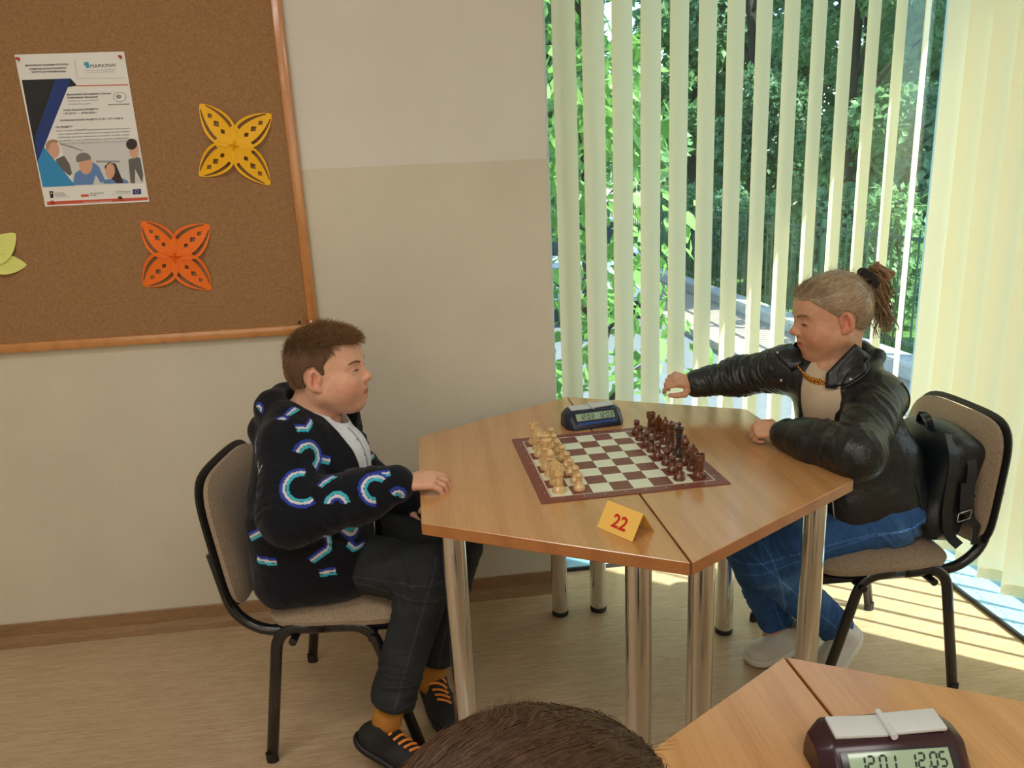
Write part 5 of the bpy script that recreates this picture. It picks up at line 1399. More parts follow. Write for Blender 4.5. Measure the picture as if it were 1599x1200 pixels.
# near lapel: wide, pointed, folded back over the chest (her left); far lapel towards the raised arm
nl = [np.array(p) for p in ((1.105, 1.835, 1.005), (1.140, 1.825, .975), (1.130, 1.815, .935), (1.084, 1.815, .902), (1.050, 1.815, .890), (1.022, 1.822, .893), (1.030, 1.835, .930))]
lap1 = patch('lapel', nl, np.array((-.35, -.9, .25)), M_leather, jk, Sj, GP, .010, .002)
fl = [np.array(p) for p in ((1.035, 1.985, .985), (1.000, 1.985, .985), (.948, 1.980, .962), (.958, 1.975, .945), (1.000, 1.960, .900), (1.040, 1.965, .915))]
lap2 = patch('lapel', fl, np.array((-.55, -.75, .35)), M_leather, jk, Sj, GP, .010, .002)
ND = np.array((-.35, -.9, .25)); FD = np.array((-.55, -.75, .35))
def stud(p, d, r=.0055):
    p = on_surface(Sj, np.array(p) + np.array(d) * .05, d) + np.array(d) / np.linalg.norm(d) * .008
    bm = bmesh.new(); bmesh.ops.create_icosphere(bm, subdivisions=2, radius=r, matrix=Matrix.Translation(Vector(p) - GP)); fin(bm, 'snap_button', M_zip, jk, smooth=True)
stud((1.085, 1.82, .912), ND); stud((.962, 1.98, .958), FD); stud((.985, 1.98, .87), FD)
def seam_line(pts, d, r, mat, name, S_surf=None, parent=None, off=.001):
    bm = bmesh.new(); q = [Vector(on_surface(S_surf or Sj, np.array(p) + np.array(d) * .05, d) + np.array(d) / np.linalg.norm(d) * off) - GP for p in smooth_path(pts, 5)]
    tube(bm, q, r, 6); return fin(bm, name, mat, parent or jk, smooth=True)
dn = -gs * -1.0 * 1.0
camd = np.array((-.35, -.93, .1))
M_edge_l = plain('leather_edge_highlight', srgb(70, 72, 72), .4)  # lighter tone paints the highlight along the lapel seams
seam_line([nl[1], nl[2], nl[3], nl[4], nl[5]], ND, .0016, M_edge_l, 'stitched_edge', off=.009)
seam_line([fl[1], fl[2], fl[3], fl[4]], FD, .0016, M_edge_l, 'stitched_edge', off=.009)
zp = [np.array((1.024, 1.74, .60)), np.array((1.030, 1.74, .55)), np.array((1.042, 1.74, .505))]
z1 = seam_line(zp, camd, .0028, M_zip, 'zip')
seam_line([ghip + np.array((.03, -.12, .10)), ghip + np.array((.05, -.12, .04)), ghip + np.array((.06, -.12, -.03))], camd, .0025, M_leather, 'panel_seam')
seam_line([gshL + np.array((.03, -.03, .05)), gshL + np.array((.055, -.02, -.02)), gshL + np.array((.05, -.02, -.09))], np.array((.5, -.85, .2)), .0025, M_leather, 'shoulder_seam')
pe = on_surface(Sj, np.array(zp[-1]) + camd * .05, camd) + camd * .006
bm = bmesh.new(); bx(bm, Vector(pe) - GP + Vector((0, 0, -.008)), (.006, .003, .018)); R3 = Matrix.Translation(Vector(pe) - GP + Vector((.003, 0, -.028))) @ Matrix.Rotation(PI / 2, 4, 'X')
tube(bm, [R3 @ Vector((.010 * math.cos(a), .010 * math.sin(a), 0)) for a in np.linspace(0, 2 * PI, 17)], .0016, 6); fin(bm, 'zip_pull', M_zip, z1, smooth=True)

# gold chain necklace, every link its own piece
nc = gH + gR @ np.array((-.01, 0, -.10)); NL = 12
neck_e = empty('necklace', (0, 0, 0)); neck_e.parent = girl
bm = bmesh.new(); ringpts = [(.0105 * math.cos(a), .0078 * math.sin(a), 0) for a in np.linspace(0, 2 * PI, 13)]
tube(bm, ringpts, .0029, 7, cap=False); lm_ = bpy.data.meshes.new('link'); bmesh.ops.recalc_face_normals(bm, faces=bm.faces); bm.to_mesh(lm_); bm.free(); lm_.materials.append(M_gold); lm_.polygons.foreach_set('use_smooth', [True] * len(lm_.polygons))
cpts = []
for k in range(NL + 1):
    a = -1.2 + 1.45 * k / NL
    p = np.array((1.112, 1.905, .947)) + gf * (.076 * math.cos(a) + .012) + gs * .072 * math.sin(a) + Z * (-.052 * max(0, math.cos(a)) ** 1.3)
    d = gf * math.cos(a) + gs * math.sin(a) + Z * .35; d /= np.linalg.norm(d)
    SS = S_gt; p = on_surface(SS, p + d * .04, d) + d * .003 if math.cos(a) > -.1 else p
    cpts.append((p, d))
for k in range(NL):
    p0_, d0 = cpts[k]; p1_, d1 = cpts[k + 1]; t_ = Vector(p1_ - p0_).normalized(); n_ = Vector(d0); n_ = (n_ - t_ * n_.dot(t_)).normalized()
    n_ = Matrix.Rotation(.65, 3, t_) @ n_
    o = bpy.data.objects.new('link', lm_); COL.objects.link(o); o.parent = neck_e
    Mx = Matrix((t_, n_.cross(t_), n_)).transposed().to_4x4(); Mx.translation = Vector((p0_ + p1_) / 2) + Vector(d0) * .002 - GP
    o.matrix_local = Mx @ Matrix.Diagonal((max(.8, (Vector(p1_ - p0_).length) / .0130), 1, 1, 1))

# jeans, shoes
gj, _, _ = trousers('jeans', (gh1, gh2), [(gh1, gk1, ga1), (gh2, gk2, ga2)], M_gjean, girl, False, 2.3, ra=.080)
M_shoeg = plain('grey_white_leather_shoe', srgb(206, 202, 192), .42, vary=.06, bump=(60, .2, .003)); M_soleg = plain('white_rubber_sole', srgb(216, 212, 198), .5)
shoe('shoe', (1.085, 1.955, .012), (.878, 1.905, .004), (0, 0, 1), M_shoeg, M_soleg, girl, None, .045, .068, .024)
shoe('shoe', (1.205, 1.872, .095), (1.062, 1.800, .006), (-.52, -.2, 1), M_shoeg, M_soleg, girl, None, .043, .062, .022)

# hair combed back into a curly ponytail
M_ghair = hair_mat('dark_blond_hair', srgb(128, 108, 84), srgb(194, 170, 138), .30); M_gcurl = hair_mat('brown_curls', srgb(88, 64, 44), srgb(160, 126, 88), .34)
def girl_line(q):
    x, y, z = q[:, 0], np.abs(q[:, 1]), q[:, 2]
    front = np.where(x > .03, z - (.062 - 1.0 * np.maximum(0, .072 - x) * .9), 1)
    temple = np.where((x > -.004) & (x <= .03), z - (-.006 + (x + .004) * .9), 1)
    ear = np.where(x <= -.004, np.hypot((x + .010) / .95, z + .010) - .030, 1); nape = np.where(x <= -.004, z + .060 + (x + .1) * .25, 1)
    return np.minimum(np.minimum(front, temple), np.minimum(ear, nape))
Sg = hair_cap(gH, gR, gS, girl_line, .0045); gcap, gcV, gcF = sdf_obj('hair', Sg, M_ghair, girl, .0026, 1, None, GP)
qg = ((gcV - gH) @ gR) / gS; gN = nrm_of(gcV, gcF); tailb = np.array((-.104, 0, .070))
out = np.nonzero(np.einsum('ij,ij->i', gN @ gR, qg - np.array((-.02, 0, .02))) > .02)[0]; pk = out[RNG.random(len(out)) < min(1, 20000 / len(out))]
Dg = tailb - qg[pk]; Dg /= np.linalg.norm(Dg, axis=1)[:, None]; Nl = gN[pk] @ gR; Dg = Dg - Nl * (np.einsum('ij,ij->i', Dg, Nl))[:, None] + Nl * .03; Dg /= np.linalg.norm(Dg, axis=1)[:, None]
strands('hair_strands', gcV[pk] - gN[pk] * .0006, (Dg + RNG.normal(0, .03, Dg.shape)) @ gR.T, np.full(len(pk), .045), M_ghair, girl, .00045, 4, -.06, 0, gH + gR @ np.array((-.02, 0, .02)))
fl_ = RNG.random(len(pk)) < .05
strands('flyaway_hair', gcV[pk][fl_], ((Dg + Nl * .35 + RNG.normal(0, .2, Dg.shape)) @ gR.T)[fl_], np.full(int(fl_.sum()), .03), M_ghair, girl, .00035, 4, .12)
# scrunchie and curls
tb = gH + gR @ (tailb * gS); td = gR @ np.array((-.80, 0, .45))
M_scr = plain('black_hair_band', srgb(26, 20, 20), .8, vary=.2)
S = SDF(); Rq = np.array(Vector(td).to_track_quat('X', 'Z').to_matrix())
for k in range(14):
    a = 2 * PI * k / 14; S.sph(tb + td * .008 + Rq @ np.array((0, .027 * math.cos(a), .027 * math.sin(a))), .0125 + .002 * math.sin(k * 2.3), k=.006)
sdf_obj('hair_band', S, M_scr, girl, .003, 1, None, GP)
bm = bmesh.new(); R_ = random.Random(5)
for k in range(190):
    a = R_.uniform(0, 2 * PI); r = .020 * math.sqrt(R_.random()); st = tb + Rq @ np.array((.012, r * math.cos(a), r * math.sin(a)))
    L = R_.uniform(.09, .20); ph = R_.uniform(0, 6.28); cr = R_.uniform(.005, .012); fq = R_.uniform(45, 85); pts = []; N_ = 26
    dr = np.array(td) * .7 + np.array((R_.uniform(-.25, .35), R_.uniform(-.5, .5), R_.uniform(-.1, .5))); p = st.copy(); drop = R_.uniform(.12, .35)
    for i in range(N_ + 1):
        t = i / N_; v = dr * max(0, 1 - t / drop) + np.array((dr[0] * .25, dr[1] * .3, -1.0)) * min(1, t / drop); v /= np.linalg.norm(v) + 1e-6
        p = p + v * L / N_; s_ = L * t; w = cr * min(1, t * 2.5)
        pts.append(p + np.array((math.cos(fq * s_ + ph), math.sin(fq * s_ + ph), .4 * math.sin(fq * s_ + ph))) * w - np.array(GP))
    rr = R_.uniform(.0012, .0028)
    tube(bm, pts, [rr * (1 - .75 * (i / N_) ** 2) for i in range(N_ + 1)], 5, cap=False)
for k in range(22):
    a = R_.uniform(0, 2 * PI); q0 = tb + td * R_.uniform(.012, .03); rad = R_.uniform(.016, .030); tl = R_.uniform(-.5, .5); pts = []
    for i in range(14):
        t = i / 13; b = a + t * R_.uniform(2.6, 3.4); pts.append(q0 + td * (.012 + .030 * math.sin(PI * t)) + Rq @ np.array((tl * .01, rad * math.cos(b), rad * math.sin(b))) + np.array((0, 0, -.018 * t)) - np.array(GP))
    tube(bm, pts, [.0022 + .0038 * math.sin(PI * i / 13) for i in range(14)], 6, cap=False)
fin(bm, 'ponytail', M_gcurl, girl, smooth=True)
# ================================================================ black backpack on her chair
KP = Vector((1.385, 1.86, .447))
bp_ = empty('backpack', KP, 0, 'black leather backpack with buckled straps squeezed between the girl and chair back', 'backpack')
def m_grain():
    t = NT('grained_black_leather'); v = t.coord(); vo = t.n('TexVoronoi'); vo.inputs['Scale'].default_value = 260; t.l(v, vo.inputs['Vector'])
    t.b.inputs['Base Color'].default_value = srgb(24, 29, 34); t.b.inputs['Roughness'].default_value = .36; t.bump(vo.outputs['Distance'], .35, .0015); return t.m
M_grain = m_grain()
S = SDF(); Rb = np.array(Matrix.Rotation(math.radians(14), 3, 'Y'))
S.frame((1.375, 1.86, .60), Rb)
S.box((0, 0, -.01), (.062, .135, .150), .045, k=.02); S.ell((-.005, 0, .10), (.056, .110, .06), k=.03); S.cone((-.03, -.09, -.10), (-.03, .09, -.10), .045, k=.03)
S.frame(); S.post = lambda P, d: d + .0045 * folds(P, .55, 5.5)
S_bp = S; sdf_obj('bag_body', S, M_grain, bp_, .0035, 1, None, KP)
cd = np.array((-.2, -.97, .1))
def strap(name, pts, w, mat=None, off=.004):
    bm = bmesh.new(); P = smooth_path(pts, 5); rows = []
    for i, p in enumerate(P):
        t = (P[min(i + 1, len(P) - 1)] - P[max(i - 1, 0)]).normalized(); s = t.cross(Vector(cd)).normalized(); n = s.cross(t).normalized()
        rows.append([bm.verts.new(p - KP + s * (w / 2 * a) + n * (.0022 * b)) for a, b in ((-1, -1), (1, -1), (1, 1), (-1, 1))])
    for a, b in zip(rows, rows[1:]):
        for k in range(4): bm.faces.new((a[k], a[(k + 1) % 4], b[(k + 1) % 4], b[k]))
    bm.faces.new(rows[0][::-1]); bm.faces.new(rows[-1]); return fin(bm, name, mat or M_grain, bp_, auto=50)
strap('shoulder_strap', [(1.365, 1.78, .745), (1.335, 1.715, .70), (1.325, 1.705, .62), (1.322, 1.702, .55), (1.335, 1.700, .49), (1.37, 1.705, .452)], .026)
strap('shoulder_strap', [(1.400, 1.78, .735), (1.395, 1.725, .68), (1.388, 1.712, .60), (1.392, 1.705, .535), (1.412, 1.70, .50), (1.418, 1.705, .452)], .024)
strap('strap_tab', [(1.375, 1.716, .63), (1.372, 1.708, .58), (1.372, 1.704, .545)], .022)
bk_ = fin((lambda b: (tube(b, fillet([Vector((1.352, 1.697, .552)) - KP, Vector((1.388, 1.697, .560)) - KP, Vector((1.386, 1.697, .535)) - KP, Vector((1.350, 1.697, .527)) - KP, Vector((1.352, 1.697, .552)) - KP], .004, 3), .0018, 6), b)[1])(bmesh.new()), 'buckle', M_zip, bp_, smooth=True)
strap('top_handle', [(1.35, 1.84, .745), (1.34, 1.84, .775), (1.345, 1.88, .778), (1.355, 1.90, .748)], .018)
seam = strap('pocket_seam', [(1.395, 1.722, .585), (1.425, 1.735, .582), (1.445, 1.78, .580)], .004)

# ================================================================ head at the bottom edge
FP = Vector((-.10, .385, 0)); fH = np.array((.038, .402, .993)); fR = rotm(math.radians(25), math.radians(-14), 0)
def build_front():
    S = SDF(); head(S, fH, fR, 1.03, 1.0, 0)
    S.cone(fH + fR @ np.array((-.03, 0, -.05)), (-.03, .385, .80), .05, .055, k=.03)
    S.cone((-.05, .385, .78), (-.24, .375, .53), .085, .095, k=.04); S.cone((-.06, .25, .775), (-.06, .52, .775), .045, k=.04)
    for s in (-1, 1):
        y = .385 + s * .135
        S.chain([(-.06, y, .77), (.05, y + s * .06, .79), (.16, .385 + s * .05, .782)], [.04, .034, .024], .02)
        hand(S, (.165, .385 + s * .05, .780), (1, -s * .3, 0), (0, 0, 1), (0, -s, 0), .85, (.4, .4, .4, .4))
        S.chain([(-.24, .375 + s * .08, .52), (.10, .385 + s * .09, .50), (.06, .385 + s * .09, .09)], [.06, .046, .032], .02); S.cone((.06, .385 + s * .09, .09), (.13, .385 + s * .09, .035), .03, .026, k=.02)
    base = srgb(216, 166, 138)
    return sdf_obj('person', S, M_skin, None, .004, 1, lambda V: head_color(V, fH, fR, 1.03, base, base, srgb(190, 106, 98), base), FP)
fp, _, _ = build_front()
tag(fp, 'brown haired child whose head top shows at the photo\'s bottom edge', 'person')
M_swt = plain('dark_sweater', srgb(42, 46, 60), .9, bump=(200, .3, .002)); M_ftr = plain('dark_trousers', srgb(40, 42, 48), .85)
S = SDF(); S.cone((-.05, .385, .77), (-.23, .375, .53), .115, .125, k=.05); S.cone((-.06, .26, .77), (-.06, .51, .77), .06, k=.05)
for s in (-1, 1):
    y = .385 + s * .135; S.chain([(-.06, y, .77), (.05, y + s * .06, .805), (.15, .385 + s * .05, .80)], [.062, .05, .040], .03)
S.cone(fH, (-.03, .385, .80), .075, .07, 's', .01); S.post = lambda P, d: d + .003 * folds(P, .7, 9)
sdf_obj('sweater', S, M_swt, fp, .006, 1, None, FP)
S = SDF(); S.cone((-.24, .30, .525), (-.24, .45, .525), .10, k=.04)
for s in (-1, 1): S.chain([(-.24, .375 + s * .08, .525), (.10, .385 + s * .09, .50), (.06, .385 + s * .09, .09)], [.08, .062, .045], .03)
sdf_obj('trousers', S, M_ftr, fp, .006, 1, None, FP)
for s in (-1, 1): shoe('shoe', (.02, .385 + s * .09, .006), (.235, .385 + s * .10, .004), (0, 0, 1), M_shoeb, M_soleb, fp)
M_fhair = hair_mat('warm_brown_hair', srgb(62, 41, 28), srgb(112, 80, 54), .36)
def front_line(q):
    x, y, z = q[:, 0], np.abs(q[:, 1]), q[:, 2]
    return np.where(x > .03, z - (.055 - .8 * np.maximum(0, .07 - x) * .8), np.where(x > -.004, z + .01, np.minimum(z + .065, np.hypot((x + .010) / .9, z + .010) - .032)))
M_fcap = hair_mat('shaded_brown_underhair', srgb(52, 35, 24), srgb(80, 56, 39), .6)  # darker than the strands: their self-shadowing put into the cap colour
Sf = hair_cap(fH, fR, 1.03, front_line, .009); fcap, fV, fF = sdf_obj('hair', Sf, M_fcap, fp, .003, 1, None, FP)
qf = ((fV - fH) @ fR) / 1.03; fN = nrm_of(fV, fF); o_ = np.nonzero(np.einsum('ij,ij->i', fN @ fR, qf - np.array((-.02, 0, .02))) > .02)[0]
rad_ = qf - np.array((-.01, 0, .015)); rad_ /= np.linalg.norm(rad_, axis=1)[:, None]; o_ = o_[np.einsum('ij,ij->i', fN @ fR, rad_)[o_] > .86]; pk = RNG.choice(o_, 48000); Nl = fN[pk] @ fR; crown = np.array((-.100, .02, .045))
Df = qf[pk] - crown; Df += np.cross(np.array((-.3, 0, 1)), Df) * .35; Df /= np.linalg.norm(Df, axis=1)[:, None] + 1e-6
Df = Df - Nl * np.einsum('ij,ij->i', Df, Nl)[:, None] + Nl * .01; Df[:, 2] -= .02; Df /= np.linalg.norm(Df, axis=1)[:, None]
jit = RNG.normal(0, .0012, (len(pk), 3))
strands('hair_strands', fV[pk] - fN[pk] * .001 + jit, (Df + .10 * np.stack([perlin(qf[pk] * 55), perlin(qf[pk] * 55 + 9), 0 * qf[pk][:, 0]], 1) + RNG.normal(0, .03, Df.shape)) @ fR.T, RNG.uniform(.035, .06, len(pk)), M_fhair, fp, .00034, 6, -.07, .0, fH + fR @ np.array((-.01, 0, .015)))
near = np.linalg.norm(qf[pk] - np.array((-.03, .02, .125)), axis=1) < .022
strands('cowlick', fV[pk][near][:60], (Df[near][:60] + Nl[near][:60] * .8) @ fR.T, np.full(len(fV[pk][near][:60]), .014), M_fhair, fp, .0003, 4, .12)
# ================================================================ outside: street, low wall, fence, trees, sun-blocking slab
M_asph = plain('asphalt', srgb(118, 124, 128), .9, vary=.12, bump=(90, .4, .004)); M_walk = plain('paving', srgb(168, 156, 142), .9, vary=.1, bump=(60, .3, .004)); M_lawn = plain('lawn', srgb(84, 128, 52), .95, vary=.35, bump=(40, .8, .03))
M_conc = plain('pale_concrete', srgb(196, 198, 196), .85, vary=.08, bump=(50, .3, .004)); M_fen = plain('green_fence_paint', srgb(34, 74, 52), .5)
GZ = -.62
struct('road', (2.0, 17, GZ - .05), (16, 28.4, .1), M_asph)
poly('sidewalk', [(3.35, 2.9), (4.40, 2.9), (4.40, 30), (3.35, 30)], GZ, GZ + .10, M_walk)
poly('lawn', [(4.6, 2.9), (26, 2.9), (26, 32), (4.6, 32)], GZ, GZ + .12, M_lawn)
# unseen slab added over the right window to cut off the high sun
struct('sun_block_slab', (2.33, .6, 2.98), (.60, 5.2, .12), M_conc); struct('wall_outer', (2.15, -.98, 1.2), (.1, 4.6, 3.4), M_conc)
lw = empty('low_wall', (4.5, 10, GZ), 0, 'low pale concrete wall along the pavement seen through the blind', 'wall')
for k in range(9):
    y = -5.6 + 2.2 * k + 1.1
    bm = bmesh.new(); bx(bm, (0, y, .11), (.18, 2.185, .22)); bx(bm, (0, y, .245), (.26, 2.19, .05), None, .01); fin(bm, 'wall_block', M_conc, lw)
fe = empty('metal_fence', (4.62, 10, GZ), 0, 'green metal bar fence behind the low pale wall outside', 'fence')
barm = None
for k in range(135):
    if barm is None:
        bm = bmesh.new(); tube(bm, [(0, 0, .12), (0, 0, 1.45)], .010, 6); me = bpy.data.meshes.new('bar'); bm.to_mesh(me); bm.free(); me.materials.append(M_fen); barm = me
    o = bpy.data.objects.new('bar', barm); COL.objects.link(o); o.parent = fe; o.location = (.10, -5.6 + k * .145, 0)
for z in (.32, 1.36): box_obj('rail', (.10, 4.0, z), (.03, 19.6, .035), M_fen, fe)
for k in range(10): box_obj('post', (.10, -5.67 + 2.18 * k, .78), (.055, .055, 1.4), M_fen, fe)
# trees
def leaf_mat(name, c0, c1, tl=.45):
    t = NT(name); inf = t.n('ObjectInfo'); g = t.coord(); n = t.noise(g, 3.5, 3); n2 = t.noise(g, 40, 2)
    c = t.mix(t.ramp(n, [(.3, c0), (.7, c1)]), t.ramp(n2, [(.3, c0), (.7, c1)]), .5); t.l(c, t.b.inputs['Base Color']); t.b.inputs['Roughness'].default_value = .5
    out = [q for q in t.t.nodes if q.type == 'OUTPUT_MATERIAL'][0]; tr = t.n('BsdfTranslucent'); t.l(c, tr.inputs[0]); mx = t.n('MixShader'); mx.inputs[0].default_value = tl
    t.l(t.b.outputs[0], mx.inputs[1]); t.l(tr.outputs[0], mx.inputs[2]); t.l(mx.outputs[0], out.inputs[0]); return t.m
M_leafd = leaf_mat('dark_chestnut_leaf', srgb(74, 118, 86), srgb(142, 180, 134)); M_leafm = leaf_mat('green_leaf', srgb(84, 134, 84), srgb(156, 194, 134)); M_leafl = leaf_mat('bright_linden_leaf', srgb(90, 144, 66), srgb(154, 200, 106), .4)
M_bark = plain('bark', srgb(58, 50, 44), .95, vary=.2, bump=(30, .8, .02))
def leaf_cloud(name, blobs, n, size, mat, parent, origin, seed, droop=.3):
    """n folded leaves spread over blobs (centre, radii); each leaf two creased quads"""
    g = np.random.default_rng(seed); w = np.array([b[1][0] * b[1][1] + b[1][1] * b[1][2] for b in blobs]); bi = g.choice(len(blobs), n, p=w / w.sum())
    C = np.array([b[0] for b in blobs])[bi]; Rr = np.array([b[1] for b in blobs])[bi]
    u = g.normal(0, 1, (n, 3)); u /= np.linalg.norm(u, axis=1)[:, None]; rad = g.uniform(.62, 1.04, n)[:, None]
    P = C + u * Rr * rad
    d = u * .6 + g.normal(0, .6, (n, 3)); d[:, 2] -= droop; d /= np.linalg.norm(d, axis=1)[:, None]
    nn = u + np.array((0, 0, .7)) + g.normal(0, .45, (n, 3)); nn -= d * np.einsum('ij,ij->i', nn, d)[:, None]; nn /= np.linalg.norm(nn, axis=1)[:, None]
    s = np.cross(d, nn); L = (size * g.uniform(.6, 1.25, n))[:, None]
    a = P; m = P + d * L * .5 - nn * L * .04; t = P + d * L; l = P + d * L * .45 + s * L * .33 + nn * L * .07; r = P + d * L * .45 - s * L * .33 + nn * L * .07
    V = np.stack([a, l, t, r, m], 1).reshape(-1, 3) - np.asarray(origin); b0 = np.arange(n)[:, None] * 5
    F = np.concatenate([b0 + np.array([[0, 4, 2, 1]]), b0 + np.array([[0, 3, 2, 4]])])
    me = np_mesh(name, V, F); me.polygons.foreach_set('use_smooth', np.zeros(len(F), bool)); o = link(name, me, mat, parent); o['kind'] = 'stuff'; return o
def tree(loc, h, cr, n, leaf, mat, label, seed, low=.25, trunk_r=.16):
    e = empty('tree', loc, 0, label, 'tree', 'trees across the street'); g = random.Random(seed); o = np.array(loc)
    bm = bmesh.new(); tp = [(0, 0, 0), (g.uniform(-.1, .1), g.uniform(-.1, .1), h * .35), (g.uniform(-.2, .2), g.uniform(-.2, .2), h * .75)]
    tube(bm, smooth_path(tp, 4), [trunk_r * (1 - .07 * k) for k in range(9)], 9); fin(bm, 'trunk', M_bark, e, smooth=True)
    blobs = []
    for k in range(26):
        z = h * (low + (1 - low) * (k + .5) / 26); rr = cr * math.sqrt(max(.12, 1 - ((z / h - .55) / .6) ** 2)); a = g.uniform(0, 6.28); r = rr * math.sqrt(g.uniform(.15, 1)) * .68
        b = cr * g.uniform(.26, .38); blobs.append((o + np.array((r * math.cos(a), r * math.sin(a), z)), (b, b, b * .75)))
        if k % 3 == 0:
            bm = bmesh.new(); c = Vector(blobs[-1][0] - o); s = Vector((0, 0, max(.4, c.z * .7))); tube(bm, smooth_path([s, s.lerp(c, .5) + Vector((0, 0, .15)), c], 3), [.06 * (1 - .12 * q) for q in range(7)], 6); fin(bm, 'branch', M_bark, e, smooth=True)
    leaf_cloud('crown', blobs, n, leaf, mat, e, loc, seed); return e
spots = [((7.9, 9.4), 9, 2.0), ((8.0, 13.9), 9.5, 2.1), ((8.0, 18.5), 9.5, 2.1), ((8.2, 23.2), 10, 2.2), ((12.4, 11.4), 10, 2.3), ((12.6, 16.4), 10.5, 2.3), ((12.6, 21.5), 11, 2.4), ((1.6, 23.5), 11, 2.6), ((-3.2, 20.0), 11, 2.6), ((2.1, 9.6), 8.5, 1.9), ((3.4, 33), 15, 4.2), ((12.5, 33), 15, 4.4), ((21.5, 31), 15, 4.4), ((18.2, 20.5), 14, 3.6)]
tlab = ['nearest chestnut tree beyond the fence above the girl\'s ponytail', 'second chestnut tree beyond the fence left of the girl\'s head', 'third chestnut tree along the fence behind the middle slats', 'fourth tree along the fence toward the far end of the street',
        'rear tree in the park at the right end of the open blind', 'rear tree in the park between the two nearest chestnuts', 'rear tree deep in the park behind the middle slats', 'tall tree at the street\'s far end behind the left slats', 'tall tree across the road behind the linden leaves', 'nearer dark tree on the road verge behind the linden', 'big backmost tree closing off the street', 'big backmost tree in the middle of the park', 'big backmost tree at the right end of the park', 'big park tree behind the two rear chestnuts']
for k, (xy, h, cr) in enumerate(spots):
    tree((xy[0], xy[1], GZ + .1), h, cr, 17000, .17 if k < 3 or k == 9 else (.25 if k < 9 else .55), (M_leafd, M_leafm)[k % 2], tlab[k], 20 + k, .22 if k == 9 else .10)
# understorey shrubs behind the fence
for k in range(7):
    x, y = 5.62 + .1 * (k % 2), 5.2 + 1.75 * k; o = np.array((x, y, GZ)); e = empty('shrub', (x, y, GZ + .1), 0, ['nearest', 'second', 'third', 'fourth', 'fifth', 'sixth', 'farthest'][k] + ' green shrub behind the metal fence', 'shrub', 'shrubs behind the fence')
    bm = bmesh.new(); g = random.Random(60 + k)
    for q in range(5): tube(bm, smooth_path([(0, 0, 0), (g.uniform(-.2, .2), g.uniform(-.2, .2), .5), (g.uniform(-.4, .4), g.uniform(-.4, .4), 1.1)], 3), [.025 - .003 * z for z in range(7)], 5)
    fin(bm, 'stem', M_bark, e, smooth=True)
    leaf_cloud('foliage', [(o + np.array((g.uniform(-.3, .3), g.uniform(-.4, .4), g.uniform(.4, 1.5))), (.38, .38, .4)) for _ in range(7)], 3500, .12, (M_leafm, M_leafd)[k % 2], e, (x, y, GZ + .1), 70 + k)
# the linden close to the window: single large leaves plus the mass behind
e = empty('linden_tree', (1.0, 4.6, GZ), 0, 'young linden with large bright leaves right outside the window\'s left end', 'tree')
bm = bmesh.new(); tube(bm, smooth_path([(0, 0, 0), (.05, .05, 1.5), (-.02, .1, 3.6)], 5), [.07 - .004 * k for k in range(11)], 8); fin(bm, 'trunk', M_bark, e, smooth=True)
g = random.Random(3); o = np.array((1.0, 4.6, GZ)); bl = []
for k in range(22):
    z = .6 + 3.6 * k / 21; a = g.uniform(0, 6.28); r = g.uniform(.1, .55); b = g.uniform(.28, .42); bl.append((o + np.array((r * math.cos(a) - .05, r * math.sin(a), z)), (b, b, b)))
    if k % 2 == 0:
        bm = bmesh.new(); c = Vector(bl[-1][0] - o); s = Vector((0, 0, max(.4, c.z - .4))); tube(bm, [s, s.lerp(c, .6) + Vector((0, 0, .06)), c], [.02, .014, .006], 5); fin(bm, 'branch', M_bark, e, smooth=True)
leaf_cloud('crown', bl, 1700, .105, M_leafl, e, (1.0, 4.6, GZ), 5, .8)
bm = bmesh.new()      # one heart-shaped leaf
ol = [(0, 0), (.30, -.12), (.42, .15), (.36, .5), (.15, .85), (0, 1.05)]; mid = [bm.verts.new((0, y, -.03)) for y in (.0, .3, .65, 1.05)]
for s in (-1, 1):
    v = [bm.verts.new((s * x, y, .06 * x)) for x, y in ol[1:5]]
    bm.faces.new([mid[0], v[0], v[1], mid[1]][::s]); bm.faces.new([mid[1], v[1], v[2], mid[2]][::s]); bm.faces.new([mid[2], v[2], v[3], mid[3]][::s])
lme = bpy.data.meshes.new('leaf'); bm.to_mesh(lme); bm.free(); lme.materials.append(M_leafl)
for k in range(260):
    c, rr = bl[g.randrange(len(bl))]; u = np.array([g.gauss(0, 1), g.gauss(-.9, .7), g.gauss(0, 1)]); u /= np.linalg.norm(u); p = c + u * np.array(rr) * 1.02 - o
    lf = bpy.data.objects.new('leaf', lme); COL.objects.link(lf); lf.parent = e; lf.location = p
    d = Vector((u[0] * .6 + g.gauss(0, .7), u[1] * .5 + g.gauss(0, .5), -.8 + g.gauss(0, .5))); q = d.to_track_quat('Y', 'Z'); lf.rotation_mode = 'QUATERNION'; lf.rotation_quaternion = q; s = g.uniform(.09, .15); lf.scale = (s, s, s)
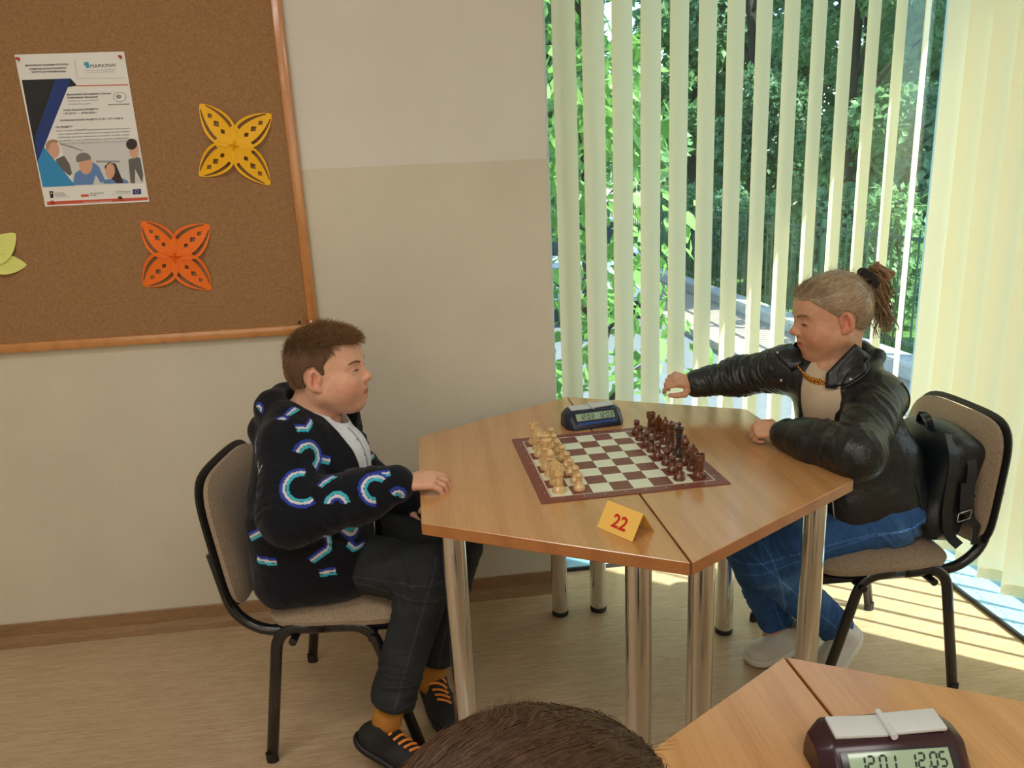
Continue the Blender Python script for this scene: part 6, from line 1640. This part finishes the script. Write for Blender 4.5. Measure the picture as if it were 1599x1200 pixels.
# parked car far down the street
M_car = plain('silver_car_paint', srgb(176, 188, 198), .25, .4, coat=.5, vary=.02); M_carg = plain('car_glass', srgb(40, 52, 60), .08); M_tyre = plain('tyre', srgb(26, 26, 27), .8)
ce = empty('car', (2.3, 12.4, GZ), math.radians(90), 'pale silver car parked down the street behind the fifth slat', 'car')
bm = bmesh.new(); prof = [(-2.05, .35), (-2.1, .62), (-1.95, .82), (-1.1, .92), (-.55, 1.40), (.75, 1.44), (1.5, .98), (2.0, .88), (2.08, .6), (2.02, .32)]
rows = [[bm.verts.new((x, y, z if not (.0 > 1) else z)) for x, z in prof] for y in (-.86, .86)]
n = len(prof); bm.faces.new(rows[0][::-1]); bm.faces.new(rows[1])
for k in range(n): bm.faces.new((rows[0][k], rows[0][(k + 1) % n], rows[1][(k + 1) % n], rows[1][k]))
bmesh.ops.bevel(bm, geom=bm.edges[:], offset=.07, segments=3, affect='EDGES'); fin(bm, 'body', M_car, ce, auto=40)
for s in (-1, 1):
    bm = bmesh.new(); prism(bm, [(-.95, .96), (-.50, 1.33), (.70, 1.36), (1.25, .98)], -.008, .008); bmesh.ops.transform(bm, matrix=Matrix.Translation((0, s * .862, 0)) @ Matrix.Rotation(PI / 2, 4, 'X'), verts=bm.verts); fin(bm, 'side_window', M_carg, ce)
    for x in (-1.3, 1.3):
        bm = bmesh.new(); lathe(bm, [(.20, -.09), (.31, -.09), (.33, -.06), (.33, .06), (.31, .09), (.20, .09)], 20); bmesh.ops.transform(bm, matrix=Matrix.Translation((x, s * .78, .33)) @ Matrix.Rotation(PI / 2, 4, 'X'), verts=bm.verts); fin(bm, 'wheel', M_tyre, ce, auto=40)
for x0, x1 in ((-1.08, -.58), (.80, 1.46)):
    z0, z1 = (.95, 1.37) if x0 < 0 else (1.38, 1.0); bm = bmesh.new(); o_n = .02 if x0 > 0 else -.02
    vs = [bm.verts.new(p) for p in ((x0 + o_n, -.70, z0 + .03), (x0 + o_n, .70, z0 + .03), (x1 + o_n, .64, z1 + .03), (x1 + o_n, -.64, z1 + .03))]; bm.faces.new(vs); bmesh.ops.solidify(bm, geom=bm.faces[:], thickness=.01); fin(bm, 'windscreen', M_carg, ce)
